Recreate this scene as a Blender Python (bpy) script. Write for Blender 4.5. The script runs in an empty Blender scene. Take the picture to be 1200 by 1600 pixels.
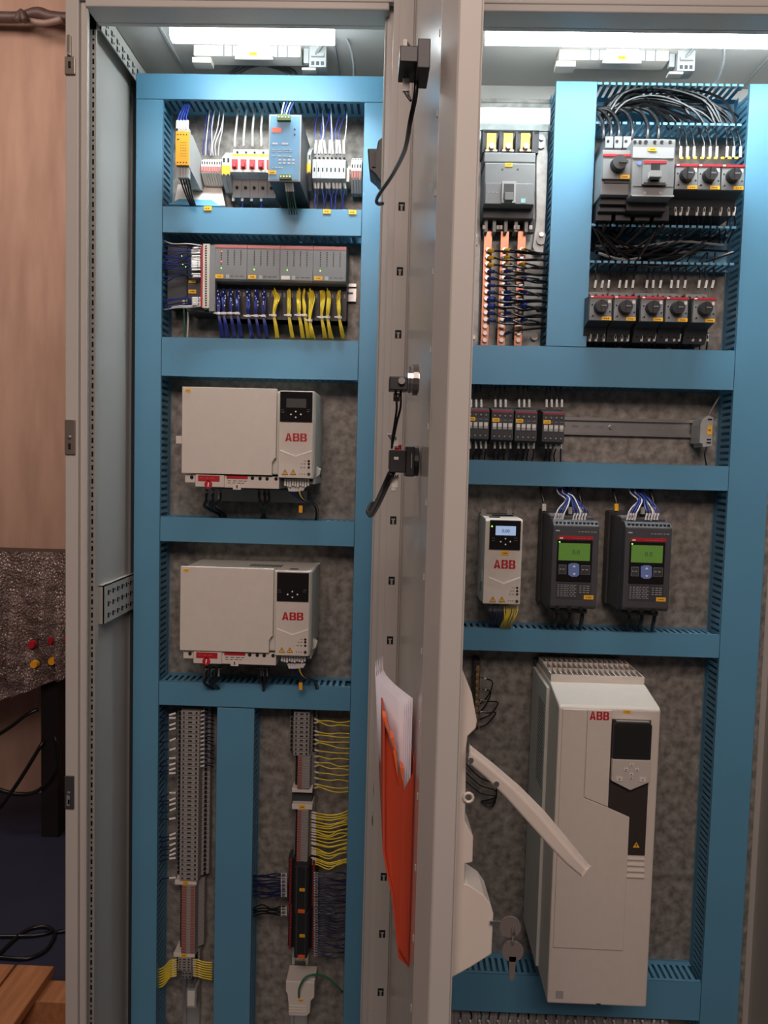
import bpy, math, random
from mathutils import Vector, Matrix
random.seed(7)
SC = bpy.context.scene
COL = SC.collection
# ------------------------------------------------------------------ camera
F = 1180.0
CAM = Vector((0, -1.54, 1.5))
_p, _y, _r = math.radians(3.502), math.radians(1.354), math.radians(-1.487)
RM = Matrix.Rotation(_y, 3, 'Z') @ Matrix.Rotation(-_p, 3, 'X') @ Matrix.Rotation(_r, 3, 'Y')
cd = bpy.data.cameras.new('camera'); cam = bpy.data.objects.new('camera', cd); COL.objects.link(cam)
cd.sensor_fit = 'VERTICAL'; cd.sensor_height = 36; cd.sensor_width = 27
cd.lens = F / 1600 * 36; cd.clip_start = 0.05; cd.clip_end = 50
rt, fw, up = RM @ Vector((1, 0, 0)), RM @ Vector((0, 1, 0)), RM @ Vector((0, 0, 1))
m4 = Matrix((rt, up, -fw)).transposed().to_4x4(); m4.translation = CAM
cam.matrix_world = m4
SC.camera = cam
# ------------------------------------------------------------------ light + exposure
SC.view_settings.view_transform = 'Standard'; SC.view_settings.look = 'None'
SC.view_settings.gamma = 1; SC.view_settings.use_curve_mapping = False
SC.view_settings.exposure = 0.0
wd = bpy.data.worlds.new('world'); SC.world = wd; wd.use_nodes = True
wd.node_tree.nodes['Background'].inputs[0].default_value = (0.62, 0.47, 0.43, 1)
wd.node_tree.nodes['Background'].inputs[1].default_value = 0.10
def area(name, loc, tgt, sx, sy, power, col, spread=180):
    l = bpy.data.lights.new(name, 'AREA'); l.shape = 'RECTANGLE'; l.size = sx; l.size_y = sy
    l.energy = power; l.color = col; l.spread = math.radians(spread)
    o = bpy.data.objects.new(name, l); COL.objects.link(o); o.location = loc
    o.rotation_euler = (Vector(tgt) - Vector(loc)).to_track_quat('-Z', 'Y').to_euler(); return o
area('hall_light', (0.0, -2.7, 3.0), (0.1, 0, 1.3), 1.6, 1.0, 46, (1.0, 0.775, 0.69))
area('hall_light_back', (-2.2, 0.3, 3.4), (-1.2, 1.7, 1.2), 1.2, 0.8, 24, (1.0, 0.80, 0.70))
LEDP = 7.0
area('cabinet_light_left', (-0.262, -0.19, 2.252), (-0.262, -0.10, 1.0), 0.29, 0.03, LEDP, (0.86, 0.96, 1.0), 104)
area('cabinet_light_right', (0.44, -0.19, 2.244), (0.44, -0.10, 1.0), 0.56, 0.03, LEDP * 1.8, (0.86, 0.96, 1.0), 104)
# ------------------------------------------------------------------ pixel -> point on a plane
def U(px, py, Y):
    d = RM @ Vector(((px - 600) / F, 1, -(py - 800) / F)); t = (Y - CAM.y) / d.y
    return CAM.x + d.x * t, CAM.z + d.z * t
def W(px, py, Y):
    x, z = U(px, py, Y); return Vector((x, Y, z))
def R(x0, y0, x1, y1, Y):
    xm, ym = (x0 + x1) / 2, (y0 + y1) / 2
    return U(x0, ym, Y)[0], U(x1, ym, Y)[0], U(xm, y1, Y)[1], U(xm, y0, Y)[1]
# ------------------------------------------------------------------ materials
def lin(h):
    c = [int(h[i:i + 2], 16) / 255 for i in (0, 2, 4)]
    return tuple(x / 12.92 if x <= .04045 else ((x + .055) / 1.055) ** 2.4 for x in c) + (1,)
MATS = {}
def mat(name, col, rough=.5, metal=0, var=.08, scale=30, bump=0, emit=0, col2=None, trans=0, stretch=None, spec=.5):
    if name in MATS: return MATS[name]
    m = bpy.data.materials.new(name); m.use_nodes = True; nt = m.node_tree; b = nt.nodes['Principled BSDF']
    c = lin(col); b.inputs['Roughness'].default_value = rough; b.inputs['Metallic'].default_value = metal
    b.inputs['Specular IOR Level'].default_value = spec
    if trans: b.inputs['Transmission Weight'].default_value = trans; b.inputs['IOR'].default_value = 1.45
    if var:
        tc = nt.nodes.new('ShaderNodeTexCoord'); nz = nt.nodes.new('ShaderNodeTexNoise')
        nz.inputs['Scale'].default_value = scale; nz.inputs['Detail'].default_value = 5
        src = tc.outputs['Object']
        if stretch:
            mp = nt.nodes.new('ShaderNodeMapping'); mp.inputs['Scale'].default_value = stretch
            nt.links.new(src, mp.inputs[0]); src = mp.outputs[0]
        nt.links.new(src, nz.inputs['Vector'])
        rp = nt.nodes.new('ShaderNodeValToRGB')
        rp.color_ramp.elements[0].position = .3; rp.color_ramp.elements[1].position = .7
        c2 = lin(col2) if col2 else tuple(min(1, x * (1 + var)) for x in c[:3]) + (1,)
        c1 = c if col2 else tuple(x * (1 - var) for x in c[:3]) + (1,)
        rp.color_ramp.elements[0].color = c1; rp.color_ramp.elements[1].color = c2
        nt.links.new(nz.outputs['Fac'], rp.inputs[0]); nt.links.new(rp.outputs[0], b.inputs['Base Color'])
        if bump:
            bp = nt.nodes.new('ShaderNodeBump'); bp.inputs['Strength'].default_value = bump; bp.inputs['Distance'].default_value = .002
            nt.links.new(nz.outputs['Fac'], bp.inputs['Height']); nt.links.new(bp.outputs[0], b.inputs['Normal'])
    else: b.inputs['Base Color'].default_value = c
    if emit:
        b.inputs['Emission Color'].default_value = c; b.inputs['Emission Strength'].default_value = emit
    MATS[name] = m; return m
BLUE = mat('trunking_blue', '5890AE', .42, var=.03, scale=6)
BLUE2 = mat('trunking_blue_base', '5288A4', .5, var=.04, scale=6)
RAL = mat('cabinet_grey_paint', 'BDBBB5', .45, var=.03, scale=4, bump=.02)
RALG = mat('door_inside_gloss', 'B0ABA4', .2, var=.03, scale=4, spec=.7)
GALV = mat('galvanised_steel', '66635E', .5, .25, var=.3, scale=60, col2='A5A199', bump=.1)
GALVB = mat('galvanised_bracket', '8C908E', .4, .4, var=.2, scale=50, col2='ADB2B0')
STEEL = mat('zinc_steel', 'B9BBBA', .3, .9, var=.05)
WHITE = mat('white_plastic', 'D8D3CA', .45, var=.02)
DRIVE = mat('drive_plastic', 'D3CCC2', .5, var=.02, scale=60)
DRIVES = mat('drive_plastic_side', 'C9CBC2', .5, var=.02)
BLACK = mat('black_plastic', '232427', .45, var=.05)
DARK = mat('dark_grey_plastic', '3A3D40', .5, var=.05)
GREY = mat('grey_plastic', '7B7E7F', .5, var=.04)
LGREY = mat('light_grey_plastic', 'A3A6A5', .5, var=.04)
TGREY = mat('terminal_grey', '94918E', .55, var=.05)
HOLE = mat('hole_black', '0B0B0C', .8, var=0)
RED = mat('signal_red', 'B8202C', .4, var=.02)
PRED = mat('pale_red_band', 'B56A66', .5, var=.02)
TRED = mat('terminal_red', '96584F', .5, var=.05)
YEL = mat('label_yellow', 'F2B824', .5, var=.02)
YREL = mat('relay_yellow', 'EFA823', .5, var=.03)
YWIRE = mat('wire_yellow', 'D8C032', .4, var=.05, col2='E8D23C')
BWIRE = mat('wire_blue', '1F2E7C', .35, var=.1)
DWIRE = mat('wire_navy', '1A2244', .4, var=.1)
KWIRE = mat('wire_black', '17181A', .3, var=.1)
WWIRE = mat('wire_white', 'C9C9C9', .4, var=.03)
GWIRE = mat('wire_green', '2C6B4C', .4, var=.05)
ORG = mat('pocket_orange', 'B8472E', .45, var=.03)
PAPER = mat('paper', 'D6D2DA', .7, var=.02, scale=80)
TAG = mat('sleeve_white', 'DDDDD8', .5, var=.04, scale=200)
COP = mat('copper', 'B98068', .32, .7, var=.12, scale=40)
BRASS = mat('brass_lug', 'E3B45A', .2, .8, var=.1)
PSUB = mat('psu_blue', '5C93B6', .4, var=.05)
GREENC = mat('connector_green', '6E8F55', .5, var=.05)
SCRN = mat('screen_off', '4A4C4A', .25, var=.02)
SCRB = mat('screen_black', '1A1A1B', .12, var=0)
LCDB = mat('lcd_backlit_blue', '9DB8DC', .3, var=0, emit=.55)
LCDG = mat('lcd_backlit_green', '5E8A3C', .3, var=.02, emit=.22)
BTN = mat('button_blue', '6E87C4', .4, var=.02)
INK = mat('print_ink', '3A3836', .6, var=0)
INKL = mat('print_light', 'B9BCC0', .6, var=0)
LEDG = mat('led_green', '8CFF50', .3, var=0, emit=2.5)
LEDR = mat('led_red', 'FF5A48', .3, var=0, emit=2.5)
LAMP = mat('lamp_diffuser', 'F2FBFF', .3, var=0, emit=24)
CHEV = mat('chevron_white', 'F4F1EC', .25, var=0)
VOL = mat('text_grey', '66615C', .6, var=0)
# ------------------------------------------------------------------ mesh builder
class MB:
    def __init__(s): s.v = []; s.f = []; s.m = []; s.mats = []
    def mi(s, m):
        if m not in s.mats: s.mats.append(m)
        return s.mats.index(m)
    def add(s, vs, fs, m):
        o = len(s.v); k = s.mi(m); s.v += [Vector(v) for v in vs]
        s.f += [tuple(i + o for i in f) for f in fs]; s.m += [k] * len(fs); return s
    def box(s, x0, x1, y0, y1, z0, z1, m):
        if x0 > x1: x0, x1 = x1, x0
        if y0 > y1: y0, y1 = y1, y0
        if z0 > z1: z0, z1 = z1, z0
        return s.add([(x0, y0, z0), (x1, y0, z0), (x1, y1, z0), (x0, y1, z0), (x0, y0, z1), (x1, y0, z1), (x1, y1, z1), (x0, y1, z1)],
                     [(0, 3, 2, 1), (4, 5, 6, 7), (0, 1, 5, 4), (1, 2, 6, 5), (2, 3, 7, 6), (3, 0, 4, 7)], m)
    def pbox(s, x0, y0, x1, y1, Y, m, t=.0008, back=None):
        a, b, c, d = R(x0, y0, x1, y1, Y); return s.box(a, b, Y, (Y + t) if back is None else back, c, d, m)
    def prism(s, poly, y0, y1, m):            # poly in XZ, extruded along Y
        n = len(poly); vs = [(x, y0, z) for x, z in poly] + [(x, y1, z) for x, z in poly]
        a = sum(poly[i][0] * poly[(i + 1) % n][1] - poly[(i + 1) % n][0] * poly[i][1] for i in range(n))
        fr = tuple(range(n)); bk = tuple(range(2 * n - 1, n - 1, -1)); sd = [(i, i + n, (i + 1) % n + n, (i + 1) % n) for i in range(n)]
        fs = [fr, bk] + sd
        if a < 0: fs = [tuple(reversed(f)) for f in fs]
        return s.add(vs, fs, m)
    def prismax(s, poly, c0, c1, m, ax):       # ax 'X': poly in YZ ; 'Z': poly in XY
        n = len(poly)
        P = (lambda u, v, c: (c, u, v)) if ax == 'X' else (lambda u, v, c: (u, v, c))
        vs = [P(u, v, c0) for u, v in poly] + [P(u, v, c1) for u, v in poly]
        fs = [tuple(range(n - 1, -1, -1)), tuple(range(n, 2 * n))] + [(i, (i + 1) % n, (i + 1) % n + n, i + n) for i in range(n)]
        return s.add(vs, fs, m)
    def tube(s, pts, r, m, n=6, r1=None, smooth=True):
        pts = [Vector(p) for p in pts]
        if smooth and len(pts) > 2:
            q = []
            P = [pts[0]] + pts + [pts[-1]]
            for i in range(1, len(P) - 2):
                for k in range(4):
                    t = k / 4; a, b, c, d = P[i - 1], P[i], P[i + 1], P[i + 2]
                    q.append(.5 * ((2 * b) + (c - a) * t + (2 * a - 5 * b + 4 * c - d) * t * t + (3 * b - a - 3 * c + d) * t ** 3))
            q.append(pts[-1]); pts = q
        vs = []; L = len(pts); ref = None
        for i, p in enumerate(pts):
            t = (pts[min(i + 1, L - 1)] - pts[max(i - 1, 0)])
            if t.length < 1e-9: t = Vector((0, 0, 1))
            t.normalize()
            if ref is None: ref = Vector((0, 0, 1)) if abs(t.z) < .8 else Vector((1, 0, 0))
            u = t.cross(ref)
            if u.length < 1e-4: u = t.cross(Vector((0, 1, .1)))
            u.normalize(); w = u.cross(t).normalized(); ref = w
            rr = r if r1 is None else r + (r1 - r) * i / (L - 1)
            for k in range(n):
                a = 2 * math.pi * k / n; vs.append(p + (u * math.cos(a) + w * math.sin(a)) * rr)
        fs = [(i * n + k, i * n + (k + 1) % n, (i + 1) * n + (k + 1) % n, (i + 1) * n + k) for i in range(L - 1) for k in range(n)]
        fs = [tuple(reversed(f)) for f in fs]
        fs += [tuple(range(n)), tuple(range(L * n - 1, (L - 1) * n - 1, -1))]
        return s.add(vs, fs, m)
    def cyl(s, p0, p1, r, m, n=12, r1=None): return s.tube([p0, p1], r, m, n, r1, False)
    def build(s, name, parent=None, bevel=0, smooth=False, org=None):
        me = bpy.data.meshes.new(name)
        if parent is not None: off = ORGN[parent.name]
        else:
            if org is None:
                lo = [min(v[i] for v in s.v) for i in range(3)]; hi = [max(v[i] for v in s.v) for i in range(3)]
                org = Vector(((lo[0] + hi[0]) / 2, hi[1] if hi[1] < .05 and hi[1] > -.2 else (lo[1] + hi[1]) / 2, lo[2]))
            off = Vector(org)
        me.from_pydata([v - off for v in s.v], [], s.f)
        for m in s.mats: me.materials.append(m)
        me.polygons.foreach_set('material_index', s.m)
        if smooth: me.polygons.foreach_set('use_smooth', [True] * len(s.f))
        me.update()
        o = bpy.data.objects.new(name, me); COL.objects.link(o)
        if parent is not None: o.parent = parent
        else: o.location = off
        ORGN[o.name] = off
        if bevel:
            b = o.modifiers.new('bevel', 'BEVEL'); b.width = bevel; b.segments = 2; b.limit_method = 'ANGLE'; b.angle_limit = .6
        return o
ORGN = {}
def tag(o, label, cat, group=None, kind=None):
    if label: o['label'] = label
    if cat: o['category'] = cat
    if group: o['group'] = group
    if kind: o['kind'] = kind
    return o
def thing(name, loc, label, cat, group=None):
    o = bpy.data.objects.new(name, None); COL.objects.link(o); o.location = loc; o.empty_display_size = .01
    ORGN[o.name] = Vector(loc); return tag(o, label, cat, group)
def dup(root, delta, label=None, group=None):
    r = root.copy(); COL.objects.link(r); r.location = Vector(root.location) + Vector(delta)
    if label: r['label'] = label
    if group: r['group'] = group
    for ch in list(root.children):
        c = ch.copy(); COL.objects.link(c); c.parent = r
        for g in list(ch.children):
            d = g.copy(); COL.objects.link(d); d.parent = c
    return r
def stuff(o): o['kind'] = 'stuff'; return o
def struct(o): o['kind'] = 'structure'; return o
def text_into(mb, s, x, y, z, size, m, bold=0, align='CENTER'):
    cu = bpy.data.curves.new('t', 'FONT'); cu.body = s; cu.size = size; cu.align_x = align; cu.offset = bold; cu.resolution_u = 2
    to = bpy.data.objects.new('t', cu); me = bpy.data.meshes.new_from_object(to)
    mb.add([(x + v.co.x, y, z + v.co.y) for v in me.vertices], [tuple(p.vertices) for p in me.polygons], m)
    bpy.data.objects.remove(to); bpy.data.curves.remove(cu); bpy.data.meshes.remove(me)
def abb(mb, x0, x1, z0, z1, y, m=RED):      # block letters with the fine cross cuts
    w = (x1 - x0); h = z1 - z0; lw = w * .31; g = w * .035; c = h * .035; k = w * .008
    def P(pts, ox):
        mb.prism([(ox + u * lw, z0 + v * h) for u, v in pts], y, y + .0008, m)
    e = .018; hh = .48; h2 = .52
    P([(0, 0), (.3, 0), (.36, .17), (.5 - e, .17), (.5 - e, .36), (.40, .36), (.42, hh), (.17, hh)], x0 - g * .3)
    P([(1, 0), (.7, 0), (.64, .17), (.5 + e, .17), (.5 + e, .36), (.60, .36), (.58, hh), (.83, hh)], x0 - g * .3)
    P([(.19, h2), (.44, h2), (.5 - e, .74), (.5 - e, 1), (.36, 1)], x0 - g * .3)
    P([(.81, h2), (.56, h2), (.5 + e, .74), (.5 + e, 1), (.64, 1)], x0 - g * .3)
    for i in (1, 2):
        ox = x0 + i * (lw + g)
        P([(0, 0), (.47, 0), (.47, .17), (.28, .17), (.28, hh - .08), (.47, hh - .08), (.47, hh), (0, hh)], ox)
        P([(0, 1), (.47, 1), (.47, .83), (.28, .83), (.28, h2 + .08), (.47, h2 + .08), (.47, h2), (0, h2)], ox)
        P([(.52, 0), (.8, 0), (.95, .07), (1, .2), (1, .35), (.92, hh), (.52, hh), (.52, hh - .08), (.68, hh - .1), (.72, .28), (.66, .17), (.52, .17)], ox)
        P([(.52, 1), (.78, 1), (.92, .93), (.96, .8), (.96, .66), (.9, h2), (.52, h2), (.52, h2 + .08), (.64, h2 + .1), (.68, .72), (.64, .83), (.52, .83)], ox)
def triangle(mb, cx, cz, s, y, bolt=False):
    mb.prism([(cx - s, cz - s * .75), (cx + s, cz - s * .75), (cx, cz + s)], y, y + .0006, INK)
    q = s * .78; mb.prism([(cx - q, cz - q * .78), (cx + q, cz - q * .78), (cx, cz + q * .9)], y - .0003, y, YEL)
    if bolt: mb.prism([(cx + s * .1, cz + s * .45), (cx - s * .25, cz - s * .1), (cx, cz - s * .1), (cx - s * .1, cz - s * .5), (cx + s * .25, cz + s * .05), (cx, cz + s * .05)], y - .0006, y - .0003, INK)
    else:
        mb.box(cx - s * .07, cx + s * .07, y - .0006, y - .0003, cz - s * .15, cz + s * .4, INK)
        mb.box(cx - s * .07, cx + s * .07, y - .0006, y - .0003, cz - s * .45, cz - s * .28, INK)
def dashes(mb, x0, x1, z, y, h, m=VOL, n=3, t=.0005):
    w = (x1 - x0) / n
    for i in range(n): mb.box(x0 + i * w, x0 + i * w + w * (.55 + .25 * ((i * 7) % 3) / 2), y, y + t, z, z + h, m)
def label_yellow(parent, x0, x1, z0, z1, y):
    mb = MB(); mb.box(x0, x1, y, y + .0008, z0, z1, YEL)
    h = (z1 - z0); w = x1 - x0
    dashes(mb, x0 + w * .25, x1 - w * .2, z0 + h * .38, y - .0003, h * .22, INK, 3, .0003)
    return mb.build('label', parent)
def plabel(parent, x0, y0, x1, y1, Y):
    a, b, c, d = R(x0, y0, x1, y1, Y); return label_yellow(parent, a, b, c, d, Y)
# ================================================================== THE HALL
mw = mat('wall_pink_plaster', 'B2917F', .8, var=.1, scale=9, bump=.3, col2='C8A692', stretch=(1.6, 1, .3))
mf = mat('floor_dark_blue', '2C3148', .55, var=.15, scale=3, bump=.05)
struct(MB().box(-4, 3, 1.72, 1.86, 0, 4, mw).build('wall_back'))
struct(MB().box(-4, 3, -4.2, 1.86, -.1, 0, mf).build('floor'))
struct(MB().box(-4.14, -4, -4.2, 1.86, 0, 4, mw).build('wall_left'))

# pipe near the top of the wall
t = thing('wall_pipe', W(40, 30, 1.65), 'dark pipe running across the pink wall at its top', 'pipe')
mp = mat('pipe_brown', '5E4A45', .5, var=.2)
MB().tube([W(-160, 22, 1.65), W(-30, 26, 1.65), W(30, 27, 1.65), W(60, 20, 1.65), W(96, 28, 1.65), W(240, 30, 1.65)], .022, mp, 10).build('pipe', t, smooth=True)
MB().tube([W(28, 33, 1.60), W(34, 20, 1.6), W(40, 33, 1.6)], .016, mp, 8).build('bracket', t, smooth=True)
MB().tube([W(40, 31, 1.62), W(70, 36, 1.62), W(97, 30, 1.62)], .012, mat('pipe_pale', 'A08A80', .5), 8).build('branch_pipe', t, smooth=True)
# bubble wrap covered control desk
def drape(x0, x1, z0, z1, Y, m):
    mb = MB(); nx, nz = 70, 70
    rnd = random.Random(3); ph = [rnd.uniform(0, 6.28) for _ in range(8)]
    vs = []
    for j in range(nz + 1):
        for i in range(nx + 1):
            u, v = i / nx, j / nz
            x = x0 + (x1 - x0) * u
            sag = .10 * (1 - u) + .05 * math.sin(u * 5 + 1)
            z = z1 - (z1 - z0) * v * (1 + .35 * sag * 3 * (1 - u)) * (1 - .8 * max(0, u - .62))
            fold = .040 * math.sin(x * 34 + ph[0] + v * 2.6) + .028 * math.sin(x * 71 + ph[1] - v * 4) + .004 * math.sin(z * 90 + x * 60)
            vs.append((x, Y - abs(fold) * (0.4 + v) - .015 * math.sin(v * 3.14) - .006 * rnd.random(), z))
    fs = [(j * (nx + 1) + i, (j + 1) * (nx + 1) + i, (j + 1) * (nx + 1) + i + 1, j * (nx + 1) + i + 1) for j in range(nz) for i in range(nx)]
    mb.add(vs, fs, m); return mb
wrapm = mat('bubble_wrap', '453937', .14, .1, var=.4, scale=230, bump=1.0, col2='A28E88')  # pale specks in the colour stand in for sparkle on the wrap
nt_ = wrapm.node_tree; vo = nt_.nodes.new('ShaderNodeTexVoronoi'); vo.inputs['Scale'].default_value = 105
tc_ = nt_.nodes.new('ShaderNodeTexCoord'); nt_.links.new(tc_.outputs['Object'], vo.inputs['Vector'])
b2_ = nt_.nodes.new('ShaderNodeBump'); b2_.inputs['Distance'].default_value = .006; b2_.inputs['Strength'].default_value = 1; b2_.invert = True
nt_.links.new(vo.outputs['Distance'], b2_.inputs['Height']); nt_.links.new(b2_.outputs[0], nt_.nodes['Principled BSDF'].inputs['Normal'])
a0, a1, b0, b1 = R(-320, 858, 104, 1090, 1.25)
t = thing('control_desk', (a0 + .5, 1.5, 0), 'control desk under crumpled bubble wrap with coloured indicator lights', 'control desk')
MB().box(a0, a1 + .15, 1.30, 1.62, b0 + .10, b1 - .03, mat('desk_dark', '3A302E', .5, var=.2)).build('desk_body', t, bevel=.01)
o = drape(a0, a1 + .16, b0 - .02, b1, 1.27, wrapm).build('bubble_wrap', t, smooth=True); o['label'] = 'crumpled transparent bubble wrap sheet'
for px, py, m, l in ((48, 1008, RED, 'red'), (76, 1002, RED, 'red'), (98, 1000, RED, 'red'), (52, 1039, YREL, 'orange'), (80, 1034, YREL, 'orange'), (24, 1044, WHITE, 'white'), (20, 1010, GREENC, 'green')):
    c = W(px, py, 1.215); mb = MB(); mb.cyl(c, c + Vector((0, .03, 0)), .013, m, 14, .017); mb.cyl(c + Vector((0, .02, 0)), c + Vector((0, .05, 0)), .019, DARK, 14)
    o = mb.build('indicator_light', t, smooth=False); o['label'] = l + ' round indicator light'
a, b, _, d = R(68, 1035, 94, 1262, 1.35)
MB().box(a, b, 1.33, 1.40, 0, d, mat('post_black', '191415', .6, var=.1)).build('leg', t)
MB().box(a - 1.0, a - .93, 1.33, 1.40, 0, d, MATS['post_black']).build('leg', t)
for k, pts in enumerate(([(0, 1262, 1.3), (30, 1220, 1.3), (68, 1158, 1.32)], [(-40, 1170, 1.28), (10, 1140, 1.28), (40, 1118, 1.28), (60, 1108, 1.3)], [(-30, 1222, 1.3), (20, 1240, 1.3), (60, 1235, 1.3), (90, 1195, 1.3), (86, 1150, 1.3)])):
    tag(MB().tube([W(*q) for q in pts], .008, KWIRE, 6).build('cable', smooth=True), ['thin black cable slanting up to the desk post', 'black cable hanging highest under the wrapped desk', 'thick black cable looping low around the desk post'][k], 'cable')
# cable loops on the floor
def FZ(px, py, z=.006):
    d = RM @ Vector(((px - 600) / F, 1, -(py - 800) / F)); t_ = (z - CAM.z) / d.z; return CAM + d * t_
tag(MB().tube([FZ(-60, 1464), FZ(0, 1463), FZ(50, 1462), FZ(82, 1455), FZ(70, 1448), FZ(45, 1452), FZ(20, 1470), FZ(-10, 1500)], .006, KWIRE, 6).build('cable', smooth=True), 'black cable looped on the blue floor, farther of two', 'cable')
tag(MB().tube([FZ(-60, 1494), FZ(0, 1496), FZ(40, 1498), FZ(70, 1486), FZ(84, 1466), FZ(90, 1456), FZ(140, 1452)], .006, KWIRE, 6).build('cable', smooth=True), 'black cable curving on the blue floor nearest the pallet', 'cable')
# pallet
wood = mat('pallet_wood', '9C6A45', .7, var=.25, scale=8, bump=.2, col2='B98358', stretch=(8, .6, 6))
p_ = FZ(85, 1509, .145)
t = thing('wooden_pallet', (p_.x - .3, p_.y - .3, 0), 'wooden plank pallet on the floor beside the cabinet', 'pallet')
for k in range(6):
    xb = p_.x - .1 - k * .106
    MB().box(xb, xb + .1 if k else xb + .1, p_.y - .95, p_.y, .12, .145, wood).build('plank', t, bevel=.003)
for k in range(3):
    MB().box(p_.x - .74, p_.x + .10, p_.y - .10 - .40 * k, p_.y - .02 - .40 * k, .04, .12, wood).build('bearer', t, bevel=.003)
MB().box(p_.x - .74, p_.x + .10, p_.y - .90, p_.y - .02, .0, .04, wood).build('skid', t)
# ================================================================== CABINETS
YF = -.07            # face of the trunking lids
YB = .06             # back panel
YD = -.29            # front plane
ZR = U(800, 134, YB)[1]     # roof underside
XL = -.562; XM = -.012; XR = .80
XLi = -.548
def cabinet(x0, x1, left, label):
    t = thing('electrical_cabinet', ((x0 + x1) / 2, -.1, 0), label, 'cabinet')
    MB().box(x0, x1, YB, YB + .015, .1, ZR, RAL).build('back_panel', t)
    MB().box(x0, x1, YD + .01, YB + .015, ZR, ZR + .015, RAL).build('roof_panel', t)
    MB().box(x0, x1, YD + .02, YB, 0, .1, DARK).build('plinth', t)
    MB().box(x0, x1, YD + .02, YB, .1, .115, RAL).build('floor_panel', t)
    # header of the front frame
    zb = U(400, 13, YD)[1]
    mb = MB(); mb.box(x0, x1, YD, YD + .012, zb + .012, ZR + .015, RAL); mb.box(x0 + .03, x1 - .03, YD, YD + .045, zb, zb + .012, RAL); mb.box(x0 + .03, x1 - .03, YD + .045, YD + .057, zb, ZR, RAL)
    mb.build('header_rail', t, bevel=.002)
    # roof seams
    for xx in (x0 + .10, x1 - .14): MB().box(xx, xx + .004, YD + .08, YB, ZR - .004, ZR, LGREY).build('roof_fold', t)
    return t
cabL = cabinet(XL, XM, True, 'open grey electrical cabinet on the left with three beige drives area')
cabL['label'] = 'open grey electrical cabinet at left, holding two wide beige drives'
cabR = cabinet(XM + .004, XR, False, 'open grey electrical cabinet at right, holding motor starters and tall beige drive')
# left side panel, frame posts, perforated rail
MB().box(XL, XLi, YD + .01, YB, .1, ZR, RAL).build('side_panel', cabL)
MB().box(XM - .006, XM, YD + .06, YB, .1, ZR, RAL).build('side_panel', cabL)
MB().box(XM + .004, XM + .01, YD + .06, YB, .1, ZR, RAL).build('side_panel', cabR)
MB().box(XR - .014, XR, YD + .01, YB, .1, ZR, RAL).build('side_panel', cabR)
xa, xb_ = U(99, 700, YD)[0], U(148, 700, YD)[0]
xe = U(122, 700, YD)[0]
mb = MB(); mb.box(XL - .002, xe, YD, YD + .012, .1, ZR + .015, RAL); mb.box(xe, xe + .010, YD + .008, YD + .02, .1, ZR, RAL); mb.box(xe + .010, xe + .013, YD + .004, YD + .012, .1, ZR, RAL)
mb.build('front_post', cabL, bevel=.002)
# perforated rail: strip facing the camera with the dark of its holes painted on as flat black patches
def perf(parent, x0, x1, z0, z1, y, pitch, name, big=(.0032, .009), sm=.0016):
    mb = MB(); mb.box(x0, x1, y, y + .003, z0, z1, RAL)
    xc = U(144.5, 700, y)[0]; z = z0 + .012; k = 0
    while z < z1 - .01:
        if k % 2 == 0: mb.box(xc - big[0] / 2, xc + big[0] / 2, y - .0004, y, z - big[1] / 2, z + big[1] / 2, HOLE)
        else: mb.box(xc - sm, xc + sm, y - .0004, y, z - sm, z + sm, HOLE)
        z += pitch / 2; k += 1
    return mb.build(name, parent)
yr = YD + .055
xr0, xr1 = U(136, 700, yr)[0], U(149, 700, yr)[0]
o = perf(cabL, xr0 - .01, xr1, .15, ZR - .03, yr, .0236, 'perforated_rail'); 

# rear inside upright on the left whose darker grey forms the dark strip
MB().box(XLi, XLi + .004, YB - .10, YB, .1, ZR - .05, GREY).build('rear_upright', cabL)
# middle post (hinge side)
mid = MB()
xq0, xq1 = U(583, 860, YD)[0], U(600, 860, YD)[0]
mid.box(xq0, xq1 - .003, YD + .02, YD + .032, .1, ZR, RAL); mid.box(xq0 - .003, xq0, YD + .02, YD + .07, .1, ZR, RAL)
mid.build('hinge_post', cabL, bevel=.0015)
MB().box(XM + .02, XM + .07, YD + .02, YD + .06, .1, ZR, RAL).build('front_post', cabR, bevel=.002)
MB().box(XR - .05, XR, YD, YD + .05, .1, ZR + .015, RAL).build('front_post', cabR, bevel=.002)
# lock catches on left post
for y0, y1, dk in ((56, 117, 0), (656, 710, 0), (1212, 1263, 1)):
    a, b, c, d = R(102, y0, 118 if not dk else 116, y1, YD - .001)
    mb = MB(); g = DARK if dk else mat('catch_steel', '8C8378', .35, .6)
    mb.box(a, b, YD - .004, YD, c, c + (d - c) * (.45 if y0 == 56 else 1), g)
    if y0 == 56: mb.box(a + .004, a + .010, YD - .005, YD, c + (d - c) * .45, d, g)
    mb.box((a + b) / 2 - .002, (a + b) / 2 + .002, YD - .006, YD - .004, c + (d - c) * .15, c + (d - c) * .32, HOLE if not dk else STEEL)
    mb.cyl(((a + b) / 2, YD - .007, c + (d - c) * .5), ((a + b) / 2, YD - .004, c + (d - c) * .5), .003, STEEL, 8)
    if dk: mb.box((a + b) / 2 - .004, (a + b) / 2 + .002, YD - .006, YD - .004, c + (d - c) * .1, c + (d - c) * .42, GREY)
    mb.build('lock_catch', cabL, bevel=.0008)
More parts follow.
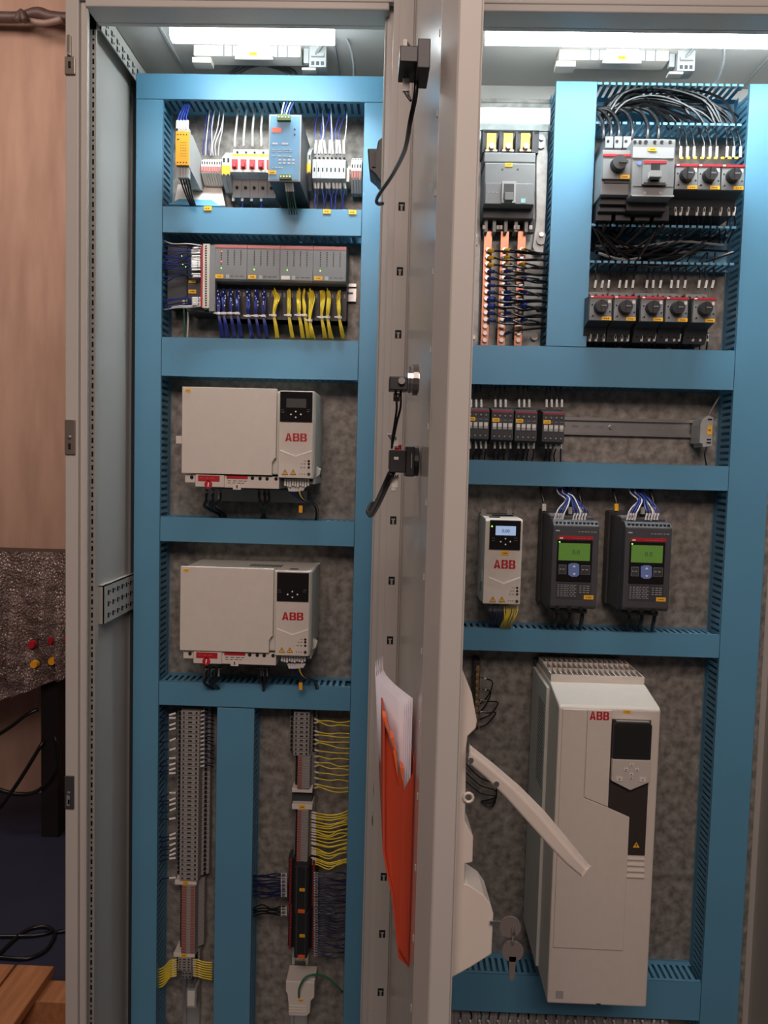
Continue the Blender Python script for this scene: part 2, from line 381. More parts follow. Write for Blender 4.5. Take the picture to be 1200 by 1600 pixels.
# depth bars with punched holes on the left side
def depthbar(zt, zb, ya, yb, xo, nm):
    mb = MB(); x1 = XLi + xo
    mb.box(XLi, x1, ya, yb, zt - .002, zt, RAL); mb.box(x1 - .002, x1, ya, yb, zb, zt, RAL); mb.box(XLi, x1, ya, ya + .002, zb, zt, RAL)
    n = max(3, int((yb - ya) / .026))
    for r_ in range(3 if zt - zb > .05 else 2):
        for k in range(n):
            y = ya + .018 + k * (yb - ya - .03) / n; z = zb + (zt - zb) * (.2 + .3 * r_)
            mb.box(x1, x1 + .0004, y, y + .007, z - .006, z + .003, HOLE); mb.box(x1, x1 + .0004, y + .011, y + .015, z - .002, z + .001, HOLE)
    mb.cyl((x1 - .01, yb - .02, zt), (x1 - .01, yb - .02, zt + .006), .006, STEEL, 10)
    return mb.build(nm, cabL)
za, zb2 = U(152, 915, -.19)[1], U(152, 975, -.19)[1]
depthbar(za, zb2, -.19, .045, .010, 'depth_bar')
zt_, zb3 = ZR - .02, ZR - .062
depthbar(zt_, zb3, -.235, .05, .020, 'depth_bar')
# mounting plates
def plate(parent, x0, x1):
    mb = MB(); mb.box(x0, x1, 0, .003, .16, U(500, 150, 0)[1], GALV); mb.box(x0, x1, .003, .02, .16, .163, GALV)
    return mb.build('mounting_plate', parent)
plate(cabL, -.515, -.034); plate(cabR, .055, .745)
# hinge pins on the hinge post
for y0, y1, px in ((688, 735, 603), (985, 1000, 596), (1228, 1242, 586), (1275, 1290, 584), (60, 118, 616)):
    a, b, c, d = R(px - 3, y0, px + 3, y1, YD - .006)
    mb = MB(); mb.cyl(((a + b) / 2, YD - .004, c), ((a + b) / 2, YD - .004, d), .0028, STEEL, 8); mb.box(a, a + .004, YD - .004, YD + .025, c + (d - c) * .2, c + (d - c) * .8, STEEL); mb.build('hinge_pin', cabL)
# ------------------------------------------------------------------ trunking
def trunk(x0, x1, z0, z1, label, lid=True, depth=.07, vertical=None, xcut=None, bevel=.0015):
    vert = (z1 - z0) > (x1 - x0) if vertical is None else vertical
    t = thing('cable_trunking', ((x0 + x1) / 2, 0, z0), label, 'cable trunking')
    yf = -depth
    MB().box(x0 + .001, x1 - .001, -.002, 0, z0 + .001, z1 - .001, BLUE2).build('base', t)
    if lid:
        mb = MB(); mb.box(x0, x1, yf, yf + .002, z0, z1, BLUE)
        if vert: mb.box(x0, x0 + .0015, yf, yf + .008, z0, z1, BLUE); mb.box(x1 - .0015, x1, yf, yf + .008, z0, z1, BLUE)
        else: mb.box(x0, x1, yf, yf + .008, z0, z0 + .0015, BLUE); mb.box(x0, x1, yf, yf + .008, z1 - .0015, z1, BLUE)
        mb.build('lid', t, bevel=.0008)
    for s in (0, 1):
        mb = MB(); p, fw_ = .0125, .0068
        if vert:
            xx = x0 + .002 if s == 0 else x1 - .0035
            mb.box(xx, xx + .0015, -.016, 0, z0, z1, BLUE2)
            mb.box(xx, xx + .0015, yf + .008, yf + .011, z0, z1, BLUE2) if lid else None
            n = int((z1 - z0) / p)
            for k in range(n): mb.box(xx, xx + .0015, yf + .002, -.016, z0 + k * p, z0 + k * p + fw_, BLUE)
        else:
            zz = z0 + .002 if s == 0 else z1 - .0035
            mb.box(x0, x1, -.016, 0, zz, zz + .0015, BLUE2)
            mb.box(x0, x1, yf + .008, yf + .011, zz, zz + .0015, BLUE2) if lid else None
            n = int((x1 - x0) / p)
            for k in range(n):
                mb.box(x0 + k * p, x0 + k * p + fw_, yf + .002, -.016, zz, zz + .0015, BLUE)
                if not lid: mb.box(x0 + k * p - .0008, x0 + k * p + fw_ + .0008, yf, yf + .002, zz - .0015, zz + .003, BLUE)
        stuff(mb.build('slotted_wall', t))
    return t
ZBOT = .17
xA0, xA1 = U(209, 800, YF)[0] , U(250, 800, YF)[0]
xM0, xM1 = U(554.5, 800, YF)[0], U(590, 800, YF)[0]
def zz(x, y): return U(x, y, YF)[1]
zTop = zz(400, 116.5); zT2 = zz(400, 157)
trunk(xA0, xM1 + .006, zT2, zTop, 'top blue trunking beam of the left cabinet, above the yellow relay')
trunk(xA0, xA1, ZBOT, zT2 - .0005, 'full-height blue trunking column at the left edge of the left cabinet')
trunk(xM0, xM1 + .006, ZBOT, zT2 - .0005, 'full-height blue trunking column beside the open door, left cabinet')
BL = [(324.5, 366, 'blue trunking beam under the row with yellow relay, left cabinet'),
      (529.3, 591, 'tall blue trunking beam below the blue and yellow wire bundles'),
      (811, 850, 'blue trunking beam between the two wide beige drives'),
      (1069, 1106.5, 'blue trunking beam below the lower wide beige drive')]
ZL = []
for y0, y1, lb in BL:
    trunk(xA1 + .0005, xM0 - .0005, zz(402, y1), zz(402, y0), lb); ZL.append((zz(402, y1), zz(402, y0)))
xc0, xc1 = R(336, 1110, 394, 1600, YF)[:2]
trunk(xc0, xc1, ZBOT, ZL[3][0] - .0015, 'short blue trunking column between the two lower terminal strips')
plabel(None, 0, 0, 1, 1, 0) if False else None
def beamlabel(px, py, lab):
    a, b, c, d = R(px - 7, py - 4, px + 7, py + 4, YF - .0012); o = label_yellow(None, a, b, c, d, YF - .0011); o.location.y = YF - .0011 + 0; tag(o, lab, 'label')
# right cabinet
xV0, xV1 = R(861, 128, 925, 543, YF)[:2]
xR0 = (U(1175, 130, YF)[0] + U(1122, 1005, YF)[0] + U(1096, 1540, YF)[0]) / 3; xR1 = U(1181, 1100, YF)[0]
zA = (zz(940, 605), zz(940, 543)); zB = (zz(930, 762), zz(930, 723)); zC = (zz(920, 1022), zz(920, 986)); zD = (zz(900, 1587), zz(900, 1527))
zRt = zz(1190, 131)
trunk(xR0, xR1, ZBOT, zRt, 'wide full-height blue trunking column at the right edge of the right cabinet')
trunk(xV0, xV1, zA[1] + .0005, zz(900, 127), 'upper blue trunking column beside the copper busbars')
XLR = .062
trunk(XLR, XLR + .036, ZBOT, zz(740, 160), 'blue trunking column hidden mostly behind the open door')
for z_, lb in ((zA, 'blue trunking beam below the row of five motor starters'), (zB, 'blue trunking beam below the four small contactors'), (zC, 'blue trunking beam below the green screen soft starters'), (zD, 'lowest blue trunking beam behind the tall beige drive')):
    trunk(XLR + .0365, xR0 - .0005, z_[0], z_[1], lb)
# open trunking with cables (no lids)
o1 = R(936, 132, 1168, 208, -.03)
trunk(xV1 + .001, xR0 - .0005, U(1050, 214, -.02)[1], U(1050, 150, -.02)[1], 'open lidless blue trunking at the top, full of black cables', lid=False)
trunk(xV1 + .001, xR0 - .0005, U(1040, 424, -.02)[1], U(1040, 364, -.02)[1], 'open lidless blue trunking between the two motor starter rows', lid=False)
# labels stuck on left beam 1
for px, py, l in ((325, 326, 'small yellow label on blue beam below the yellow relay'), (511, 331, 'small yellow label on blue beam below the grey relay modules'), (551, 332, 'small yellow label at right end of the blue beam')):
    a, b, c, d = R(px - 6, py - 3.5, px + 6, py + 3.5, YF)
    mb = MB(); mb.box(a, b, YF - .0018, YF - .0009, c, d, YEL); dashes(mb, a + .003, b - .003, c + .003, YF - .002, .002, INK, 2, .0002); tag(mb.build('label'), l, 'label')
# ------------------------------------------------------------------ ceiling lamps and fittings
def ceil_lamp(p0, p1, label, x1=None):
    Y = -.205; a = U(*p0, Y); b = U(*p1, Y); x0 = a[0]; x1 = x1 or b[0]
    h = 20.5 / F * 1.335; zt = a[1] if p1 is None else (a[1] + U(p0[0] + 200, p0[1] + 3.6, Y)[1]) / 2; zb = zt - h
    t = thing('cabinet_lamp', ((x0 + x1) / 2, Y, ZR), label, 'lamp')
    mb = MB(); mb.box(x0, x1, Y - .004, Y + .03, zt + .006, ZR, WHITE); mb.box(x0 + .003, x1 - .003, Y - .012, Y - .004, zt + .010, zt + .021, WHITE); mb.build('housing', t, bevel=.002)
    MB().prismax([(Y, zt), (Y + .026, zt), (Y + .026, zb + .004), (Y + .020, zb), (Y + .006, zb), (Y, zb + .004)], x0 + .001, x1 - .001, LAMP, 'X').build('diffuser', t)
    MB().box(x0 + .004, x1 - .004, Y + .004, Y + .022, zt, zt + .006, GREY).build('neck', t)
    xm = (x0 + x1) / 2 + (.02 if x1 < 0 else 0); MB().box(xm, xm + .012, Y - .0126, Y - .012, zt + .012, zt + .019, YEL).build('label', t)
    return t
ceil_lamp((264, 35), (522, 35), 'bright strip lamp under the roof of the left cabinet')
ceil_lamp((760, 38), (1200, 38), 'long bright strip lamp under the roof of the right cabinet', .74)
def ceil_unit(px, wpx, py, label, lab2, k):
    Y = -.078; x0, x1 = U(px, py, Y)[0], U(px + wpx, py, Y)[0]; w = x1 - x0; zt = ZR
    zb = U(px + wpx / 2, py + 21, Y)[1]; zt1 = U(px + wpx / 2, py + 2, Y)[1]
    t = thing('door_contact_unit', ((x0 + x1) / 2, Y, zt), label, 'ceiling fitting')
    MB().box(x0, x1, Y, Y + .035, zb + .004, zt, WHITE).build('body', t, bevel=.002)
    mb = MB()
    mb.prism([(x0 + w * .42, zt1), (x0 + w * .72, zt1), (x0 + w * .75, zb - .004), (x0 + w * .39, zb - .004)], Y - .006, Y, WHITE); mb.build('cover', t, bevel=.002)
    for f in (.28, .36, .78, .87): MB().box(x0 + w * f, x0 + w * (f + .012), Y - .0015, Y, zb + .004, zt1, GREY).build('joint', t)
    mb = MB(); mb.box(x0 - .004, x0 + w * .16, Y + .005, Y + .03, zb - .006, zb + .004, WHITE); mb.build('foot', t, bevel=.001)
    label_yellow(t, x0 + w * .53, x0 + w * .60, zb + .002, zb + .008, Y - .0068)
    cx = x0 + w * 1.08
    t2 = thing('cable_connector', (cx, Y, ZR), lab2, 'connector')
    mb = MB(); mb.box(cx, cx + .032, Y, Y + .03, zb - .014, ZR, LGREY); mb.box(cx - .012, cx - .002, Y + .01, Y + .02, zb - .002, ZR, LGREY); mb.box(cx + .004, cx + .028, Y - .006, Y, zb + .003, zb + .009, LGREY)
    for k in range(3): mb.box(cx + .004 + k * .009, cx + .010 + k * .009, Y - .0006, Y, zb - .011, zb - .004, DARK)
    mb.box(cx - .014, cx + .012, Y + .003, Y + .02, zb - .018, zb - .014, WHITE)
    mb.build('socket', t2, bevel=.001)
    c = Vector((cx + .012, Y - .004, zb + .006))
    mb = MB(); mb.tube([c, c + Vector((.03, -.01, .03)), c + Vector((.06, -.02, .018)), c + Vector((.072, .02, -.02)), c + Vector((.055, .10, -.05)), c + Vector((.05, .13, -.06))], .0028, GREY, 6)
    tag(mb.build('cable', smooth=True), 'grey cable arching from the ' + ('left' if px < 600 else 'right') + ' cabinet roof connector', 'cable')
ceil_unit(302, 168, 70, 'white plastic fitting on the left cabinet roof behind lamp', 'small grey plug connector on the left cabinet roof', 0)
ceil_unit(874, 172, 76, 'white plastic fitting on the right cabinet roof behind lamp', 'small grey plug connector on the right cabinet roof', 1)
for k in range(3):
    tag(MB().tube([W(370 - k * 8, 118, .01), W(390 - k * 4, 106 - k * 3, 0), W(415, 103 - k * 3, 0), W(445 + k * 5, 112 - k * 2, 0), W(455 + k * 6, 122, .01)], .0022, GREY, 6).build('cable', smooth=True), 'grey cable arching over the top blue beam', 'cable', 'grey cables over the left cabinet top beam')
# ================================================================== helpers for wires
SEGN = 6
STUFFG = {'black cables in the open top trunking': 'tangle of black cables filling the open top trunking', 'dark cables in the open middle trunking': 'tangle of dark cables filling the open middle trunking'}
for g_ in ('sleeved wires right of the black modules', 'sleeved wires left of the black modules', 'dark wires under the lowest beam', 'sleeved wires left of the long grey terminal column', 'sleeved wires right of the long grey terminal column', 'earth wires left of the short block', 'earth wires right of the short block', 'wires above the red and white terminals'): STUFFG[g_] = 'fine sleeved wires fanning out beside the lower terminal columns and modules'
STUFFM = {}
def wire(pts, m, r, label, group=None, tagat=None, tagm=None, taglen=.016, cat='wire', tagr=None, name='wire'):
    P = [W(*q) for q in pts]
    if group in STUFFG:
        sm = STUFFM.setdefault(STUFFG[group], MB()); sm.tube(P, r, m, 5)
        if tagat is not None:
            a = P[0] if tagat == 0 else P[-1]; b = P[1] if tagat == 0 else P[-2]; d = (b - a).normalized()
            sm.cyl(a + d * .002, a + d * (.002 + taglen), (tagr or r * 1.5), tagm or TAG, 6)
        return None
    o = tag(MB().tube(P, r, m, SEGN).build(name, smooth=True), label, cat, group)
    if tagat is not None:
        a = P[0] if tagat == 0 else P[-1]; b = P[1] if tagat == 0 else P[-2]; d = (b - a).normalized()
        MB().cyl(a + d * .002, a + d * (.002 + taglen), (tagr or r * 1.5), tagm or TAG, 6).build('marker_sleeve', o)
    return o
rj = random.Random(11)
def J(s): return rj.uniform(-s, s)
# ================================================================== DIN rails
def din(x0, x1, zc, label, vert=False, z0=None, z1=None, y=-.0075):
    t = thing('din_rail', (x0, 0, zc if not vert else z0), label, 'mounting rail')
    mb = MB()
    if not vert:
        mb.box(x0, x1, -.002, 0, zc - .012, zc + .012, STEEL); 
        for s in (-1, 1):
            mb.box(x0, x1, y, 0, zc + s * .012 - .0007, zc + s * .012 + .0007, STEEL)
            mb.box(x0, x1, y - .001, y, min(zc + s * .0115, zc + s * .0175), max(zc + s * .0115, zc + s * .0175), STEEL)
        n = int((x1 - x0) / .025)
        for k in range(n): mb.box(x0 + .008 + k * .025, x0 + .02 + k * .025, -.0024, -.002, zc - .002, zc + .002, GREY)
        mb.cyl((x0 + (x1 - x0) * .62, -.006, zc), (x0 + (x1 - x0) * .62, -.002, zc), .004, STEEL, 10)
    else:
        xc = x0
        mb.box(xc - .012, xc + .012, -.002, 0, z0, z1, STEEL)
        for s in (-1, 1):
            mb.box(xc + s * .012 - .0007, xc + s * .012 + .0007, y, 0, z0, z1, STEEL)
            mb.box(min(xc + s * .0115, xc + s * .0175), max(xc + s * .0115, xc + s * .0175), y - .001, y, z0, z1, STEEL)
    mb.build('rail', t); return t
YM = -.0086   # devices sit just in front of the rail
# ================================================================== LEFT ROW 1
din(xA1 + .02, xM0 - .012, U(400, 262, -.04)[1], 'steel mounting rail behind the yellow relay and red breakers')
def relay():
    Y = -.135; a, b, c, d = R(274.5, 205, 295, 258, Y)
    t = thing('safety_relay', ((a + b) / 2, YM, c), 'yellow fronted safety relay with deep light grey body', 'relay')
    mb = MB(); mb.prismax([(Y + .004, c), (Y + .004, d), (Y + .03, d + .004), (-.05, d - .01), (YM, d - .028), (YM, c - .006), (-.05, c - .012), (Y + .02, c - .002)], a + .001, b - .001, LGREY, 'X'); mb.build('body', t)
    mb = MB(); mb.box(a, b, Y, Y + .004, c, d, YREL)
    w = b - a; h = d - c
    for k in range(4):
        for zz_ in (.9, .08): mb.cyl((a + w * (.16 + .22 * k), Y - .0004, c + h * zz_), (a + w * (.16 + .22 * k), Y, c + h * zz_), .0014, INK, 8)
    dashes(mb, a + w * .1, a + w * .4, c + h * .74, Y - .0003, .0022, INK, 1, .0003)
    for q in (.66, .58, .5, .42, .34, .26): dashes(mb, a + w * .35, a + w * .85, c + h * q, Y - .0003, .0008, INK, 3, .0003)
    mb.build('front_cover', t, bevel=.0006)
    mb = MB()
    for k in range(4):
        mb.box(a + w * (.08 + .22 * k), a + w * (.27 + .22 * k), Y + .006, Y + .018, c - .020, c - .001, LGREY)
        mb.box(a + w * (.08 + .22 * k), a + w * (.27 + .22 * k), Y + .006, Y + .018, d, d + .008, LGREY)
    mb.build('terminal_plug', t)
    return a, b, c, d
relay()
for k in range(4):
    wire([(277 + 5 * k, 203, -.122), (277.5 + 5 * k, 195, -.12), (279 + 4 * k, 184, -.105), (286 + 3 * k, 168, -.07), (290 + 2 * k, 160, -.05)], BWIRE, .0013, 'blue wire rising from the top of the yellow relay', 'blue wires above the yellow relay', 0, tagr=.0028)
    wire([(282 + 4 * k, 279, -.12), (285 + 4 * k, 290, -.11), (291 + 3 * k, 306, -.095), (298 + 2.5 * k, 322, -.085)], KWIRE, .0016, 'dark wire hanging from the bottom of the yellow relay', 'dark wires below the yellow relay')
# generic slim terminals on a horizontal rail
def hstrip(name, x0, x1, y0, y1, Y, n, label, mats, cat='terminal strip', tagged=True, end=False):
    a, b, c, d = R(x0, y0, x1, y1, Y)
    t = thing(name, ((a + b) / 2, YM, c), label, cat); w = (b - a) / n; h = d - c
    proto = None
    mb = MB(); m0, m1 = mats
    mb.prismax([(YM, c), (YM, d), (Y * .55, d), (Y, c + h * .72), (Y, c + h * .28), (Y * .55, c)], a + .0002, a + w - .0004, m0, 'X')
    mb.box(a + .0002, a + w - .0004, Y - .0003, Y, c + h * .30, c + h * .52, m1)
    mb.box(a + w * .3, a + w * .7, Y - .0005, Y, c + h * .6, c + h * .7, HOLE)
    mb.box(a + w * .3, a + w * .7, Y - .0005, Y, c + h * .22 + .004, c + h * .28 + .003, HOLE)
    q = (Y * .55)
    mb.box(a + w * .25, a + w * .75, q - .006, q - .004, c + h * .90, c + h * .95, HOLE)
    proto = mb.build('terminal', t)
    for k in range(1, n):
        o = proto.copy(); COL.objects.link(o); o.location.x = k * w
    return t
hstrip('terminal_strip', 314, 345, 240, 282, -.055, 8, 'red and white slim terminals right of the yellow relay', (WHITE, PRED))
hstrip('fuse_terminal', 346.5, 360, 228, 292, -.07, 2, 'pair of grey fuse terminals with yellow label beside red breakers', (LGREY, YEL))
for k in range(7):
    m = (BWIRE, WWIRE)[k % 2 if k < 4 else 1]
    wire([(317 + k * 4, 243, -.045), (318 + k * 4 + J(2), 225, -.05), (320 + k * 4.5 + J(3), 200, -.045), (322 + k * 5 + J(4), 172, -.035)], m, .0011, 'thin wire rising from the red and white slim terminals', 'wires above the red and white terminals')
# paper / white trunking scrap at the bottom left of this row
t = thing('folded_sheet', W(308, 318, -.04), 'folded white sheet lying on beam below the yellow relay', 'sheet')
mb = MB(); P0 = [W(272, 318, -.055), W(352, 321, -.055), W(346, 292, -.02), (W(278, 288, -.02))]
mb.add([tuple(p) for p in P0] + [tuple(p + Vector((0, .003, -.002))) for p in P0], [(0, 1, 2, 3), (7, 6, 5, 4), (0, 4, 5, 1), (1, 5, 6, 2), (2, 6, 7, 3), (3, 7, 4, 0)], WHITE); mb.build('sheet', t)
mb = MB(); P0 = [W(262, 319, -.062), W(345, 322, -.062), W(330, 312, -.05), W(280, 311, -.05)]
mb.add([tuple(p) for p in P0] + [tuple(p + Vector((0, .003, -.002))) for p in P0], [(0, 1, 2, 3), (7, 6, 5, 4), (0, 4, 5, 1), (1, 5, 6, 2), (2, 6, 7, 3), (3, 7, 4, 0)], BLUE); mb.build('flap', t)
# miniature circuit breakers
def mcb():
    Y = -.072; a, b, c, d = R(360, 226, 373.6, 302, Y); w = b - a; h = d - c
    t = thing('circuit_breaker', ((a + b) / 2, YM, c), 'white miniature circuit breaker', 'circuit breaker', 'miniature circuit breakers beside the blue power supply')
    a += .0003; b -= .0003
    f0, f1 = c + h * .42, c + h * .80
    mb = MB(); mb.prismax([(YM, c + .002), (YM, d), (Y * .70, d), (Y * .72, f1 + .004), (Y * .82, f1), (Y, f1 - .004), (Y, f0 + .002), (Y * .8, f0), (Y * .7, f0 - .004), (Y * .68, c + .002)], a, b, WHITE, 'X'); mb.build('body', t)
    mb = MB(); mb.prismax([(YM, c), (YM, c + h * .36), (Y * .71, c + h * .38), (Y * .69, c)], a - .0001, b + .0001, GREY, 'X')  # lower body coloured grey for the shadow it lies in
    mb.cyl(((a + b) / 2, Y * .73, c + h * .2), ((a + b) / 2, Y * .7, c + h * .2), .003, HOLE, 10)
    mb.build('clamp', t)
    MB().cyl(((a + b) / 2, Y * .73, d - .006), ((a + b) / 2, Y * .7, d - .006), .0024, HOLE, 10).build('screw_hole', t)
    MB().box(a, b, Y * .82 - .001, Y * .80, f1 - .001, f1 + .006, YEL).build('label', t)
    mb = MB(); mb.box(a + w * .12, b - w * .12, Y - .0006, Y, c + h * .50, c + h * .70, mat('toggle_red', 'B5303A', .4, var=0)); mb.box(a + w * .3, b - w * .3, Y - .009, Y, c + h * .52, c + h * .62, MATS['toggle_red']); mb.build('toggle', t)
    return t, w
mc, mw_ = mcb(); mc['label'] = 'white miniature breaker with red toggle, farthest left of the row'
for k in range(1, 5):
    dup(mc, (k * (mw_ + .0001), 0, 0), ['', 'white miniature breaker with red toggle, second from the row\'s left end', 'white miniature breaker with red toggle, middle of the row', 'white miniature breaker with red toggle, fourth from the row\'s left end', 'white miniature breaker partly hidden behind the blue power supply'][k])
for k in range(4):
    wire([(367 + 13.8 * k, 229, -.045), (367 + 13.8 * k, 215, -.045), (369 + 13 * k, 200, -.04), (372 + 13 * k, 170, -.03)], WWIRE, .0022, 'white wire rising behind the row of red toggle breakers', 'white wires above the miniature breakers')
    wire([(367 + 13.8 * k, 300, -.045), (367 + 13.8 * k + J(2), 310, -.045), (367 + 13.8 * k + J(3), 335, -.04)], (KWIRE, BWIRE)[k % 2], .002, 'dark wire hanging below the row of red toggle breakers', 'dark wires below the miniature breakers', 0)
# power supply
def psu():
    Y = -.155; a, b, c, d = R(419.7, 179, 470, 283, Y)
    t = thing('power_supply', ((a + b) / 2, YM, c), 'blue fronted power supply with pale border and green terminals', 'power supply'); w, h = b - a, d - c
    MB().box(a + .001, b - .001, Y + .003, YM, c + .001, d - .001, DARK).build('body', t)
    mb = MB(); mb.box(a, b, Y + .0005, Y + .003, c, d, LGREY); mb.box(a + .0025, b - .0025, Y, Y + .0005, c + .0025, d - .0025, PSUB)
    dashes(mb, a + w * .12, a + w * .7, c + h * .55, Y - .0003, .003, INKL, 2, .0003)
    for q in (.47, .44, .37, .2): dashes(mb, a + w * .12, a + w * (.8 if q != .2 else .5), c + h * q, Y - .0003, .001, INKL, 4, .0003)
    for i in range(4):
        for j in range(2): mb.box(a + w * (.32 + .14 * i), a + w * (.4 + .14 * i), Y - .0003, Y, c + h * (.26 + .05 * j), c + h * (.285 + .05 * j), INKL)
    for q in (.80, .72): mb.cyl((b - w * .2, Y - .0004, c + h * (q - .02)), (b - w * .2, Y, c + h * (q - .02)), .0018, INK, 8)
    mb.box(a + w * .1, a + w * .38, Y - .0004, Y, c + h * .73, c + h * .80, mat('logo_salmon', 'E8644E', .4, var=0))
    mb.build('front_panel', t)
    for q0, q1, z0, z1 in ((.26, .68, .90, .985), (.36, .74, .02, .09)):
        mb = MB(); mb.box(a + w * q0, a + w * q1, Y - .005, Y, c + h * z0, c + h * z1, GREENC)
        for k in range(4): x = a + w * (q0 + (q1 - q0) * (k + .5) / 4); mb.cyl((x, Y - .0054, c + h * (z0 + z1) / 2), (x, Y - .005, c + h * (z0 + z1) / 2), .0022, INK, 8); mb.cyl((x, Y - .0058, c + h * (z0 + z1) / 2), (x, Y - .0054, c + h * (z0 + z1) / 2), .0014, STEEL, 8)
        mb.build('terminal_plug', t)
    label_yellow(t, a, a + w * .25, c + h * .1, c + h * .155, Y - .0006)
psu()
for k in range(4):
    wire([(446 + 3.4 * k, 284, -.145), (448 + 3.4 * k, 300, -.13), (452 + 4 * k, 335, -.09)], (GWIRE, KWIRE, KWIRE, GWIRE)[k], .0013, 'thin wire hanging under the blue power supply', 'wires below the blue power supply', 0)
    wire([(440 + 3.6 * k, 180, -.145), (441 + 4 * k, 172, -.13), (444 + 5 * k, 160, -.08)], (WWIRE, BWIRE)[k % 2], .0012, 'thin wire rising above the blue power supply', 'wires above the blue power supply')
hstrip('fuse_terminal', 471, 486, 222, 290, -.06, 3, 'three slim fuse terminals with yellow labels right of the power supply', (LGREY, YEL))
def relmod():
    n = 8; Y = -.07; a, b, c, d = R(488, 240, 540, 286, Y); w = (b - a) / n; h = d - c; pr = None
    for k in range(n):
        x = a + k * w
        if k == 0:
            pr = thing('relay_module', (x + w / 2, YM, c), 'slim light grey relay module left of the last terminal block', 'relay module', 'slim grey relay modules')
            mb = MB(); mb.prismax([(YM, c), (YM, d), (Y * .6, d), (Y * .8, c + h * .86), (Y, c + h * .8), (Y, c + h * .16), (Y * .6, c)], x + .0002, x + w - .0002, LGREY, 'X'); mb.build('body', pr)
            mb = MB(); mb.box(x + w * .35, x + w * .65, Y - .0004, Y, c + h * .38, c + h * .52, HOLE); mb.cyl((x + w / 2, Y * .86, c + h * .92), (x + w / 2, Y * .7, c + h * .9), .0022, HOLE, 8); mb.build('contact', pr)
        else: dup(pr, (k * w, 0, 0), 'slim light grey relay module left of the last terminal block')
    pr['label'] = 'slim light grey relay module left of the last terminal block'
relmod()
for k in range(9):
    x = 492 + k * 5.7
    wire([(x, 242, -.06), (x + J(2), 228, -.062), (x + J(4), 205, -.055), (x + J(7) + 2, 175, -.04), (x + J(6), 160, -.03)], (BWIRE, BWIRE, WWIRE)[k % 3], .0012, 'thin wire rising above the slim grey relay modules', 'wires above the slim grey relay modules', 0, tagr=.0024, taglen=.024)
    wire([(x, 284, -.055), (x + J(2), 296, -.058), (x + J(3), 312, -.055), (x + J(4), 340, -.05)], (BWIRE, DWIRE)[k % 2], .0014, 'blue wire hanging below the slim grey relay modules', 'blue wires below the slim grey relay modules', 0, tagr=.0028, taglen=.013)
MB()
tag(MB().pbox(541.5, 262, 546, 284, -.05, WHITE, back=YM).build('end_clamp', bevel=.0006), 'small white end clamp right of the grey relay modules', 'clamp')
hstrip('terminal_strip', 548, 565, 240, 296, -.05, 4, 'small red and white terminal block at the right end of the row', (WHITE, TRED))
# ================================================================== LEFT ROW 2
din(xA1 + .02, xM0 - .012, U(400, 452, -.02)[1], 'steel mounting rail behind the grey controller modules')
t_ = None
def iomod():
    Y = -.085; a, b, c, d = R(290, 384, 336, 486, Y)
    t = thing('controller_unit', ((a + b) / 2, YM, c), 'dark controller unit edge-on with cream terminal strip and yellow labels', 'controller')
    MB().box(a, b, Y + .012, YM, c, d, DARK).build('body', t, bevel=.001)
    mb = MB(); mb.pbox(317, 381, 327, 481, Y - .004, mat('terminal_cream', 'CFC8BC', .5, var=.03), back=Y + .012)
    for k in range(26): mb.pbox(320.5, 383.5 + k * 3.7, 323, 385.5 + k * 3.7, Y - .0045, HOLE, .0005)
    mb.build('terminal_block', t)
    mb = MB(); mb.pbox(314, 384, 317, 480, Y, RED, back=Y + .012); mb.build('release_strip', t)
    mb = MB(); mb.pbox(327, 383, 336, 486, Y - .001, GREY, back=Y + .012); mb.build('end_cover', t)
    plabel(t, 295, 438, 306, 441.8, Y + .0105); plabel(t, 294.5, 452.5, 306.5, 458.5, Y + .0105)
    mb = MB()
    for px, py in ((284, 400), (285.5, 413), (290, 417)): mb.pbox(px - .6, py - .6, px + .6, py + .6, -.0875, LEDG, .0008)
    mb.pbox(262, 384, 292, 480, -.05, DARK, back=YM); mb.build('base', t)
    k_ = 0
    for y0, y1, x0 in [(386, 389, 302), (390, 393, 299), (393.5, 397, 299), (399, 402, 300)] + [(403 + 2.6 * i, 405.2 + 2.6 * i, 299) for i in range(6)] + [(419, 424, 300), (427, 430, 300), (430.5, 434, 302)] + [(464.5 + 2.6 * i, 466.6 + 2.6 * i, 301) for i in range(5)]:
        ym = (y0 + y1) / 2
        m = BWIRE if k_ % 3 else DWIRE
        wire([(314, ym, Y + .004), (x0 + 6, ym, Y - .004), (x0 - 3, ym + J(1), Y - .003), (285 + J(5), ym + J(4), -.076), (262, ym + J(6) + 2, -.074), (254, ym + J(6) + 3, -.055)], m, .0014, 'dark blue wire with white sleeve, left of the cream terminal strip', 'blue wires left of the cream terminal strip', 0, taglen=.018, tagr=.0020); k_ += 1
iomod()
for y, l in ((479, 'white wire running left from the foot of the cream terminal strip'), (481, 'white wire running left from the foot of the cream terminal strip')):
    wire([(315, 478, -.083), (298, y - 1, -.09), (275, y, -.082), (256, 484, -.06)], WWIRE, .0013, l, 'white wires at the foot of the cream strip')
wire([(315, 384, -.083), (295, 381, -.09), (270, 381, -.082), (256, 376, -.05)], WWIRE, .0011, 'thin grey wire running left from the top of the cream strip')
for k in range(2): wire([(287 + k * 6, 468, -.055), (288 + k * 6, 500, -.06), (289 + k * 3, 540, -.05)], (GWIRE, WWIRE)[k], .0018, ('green wire hanging below the controller unit', 'white wire hanging below the controller unit')[k], None, 0)
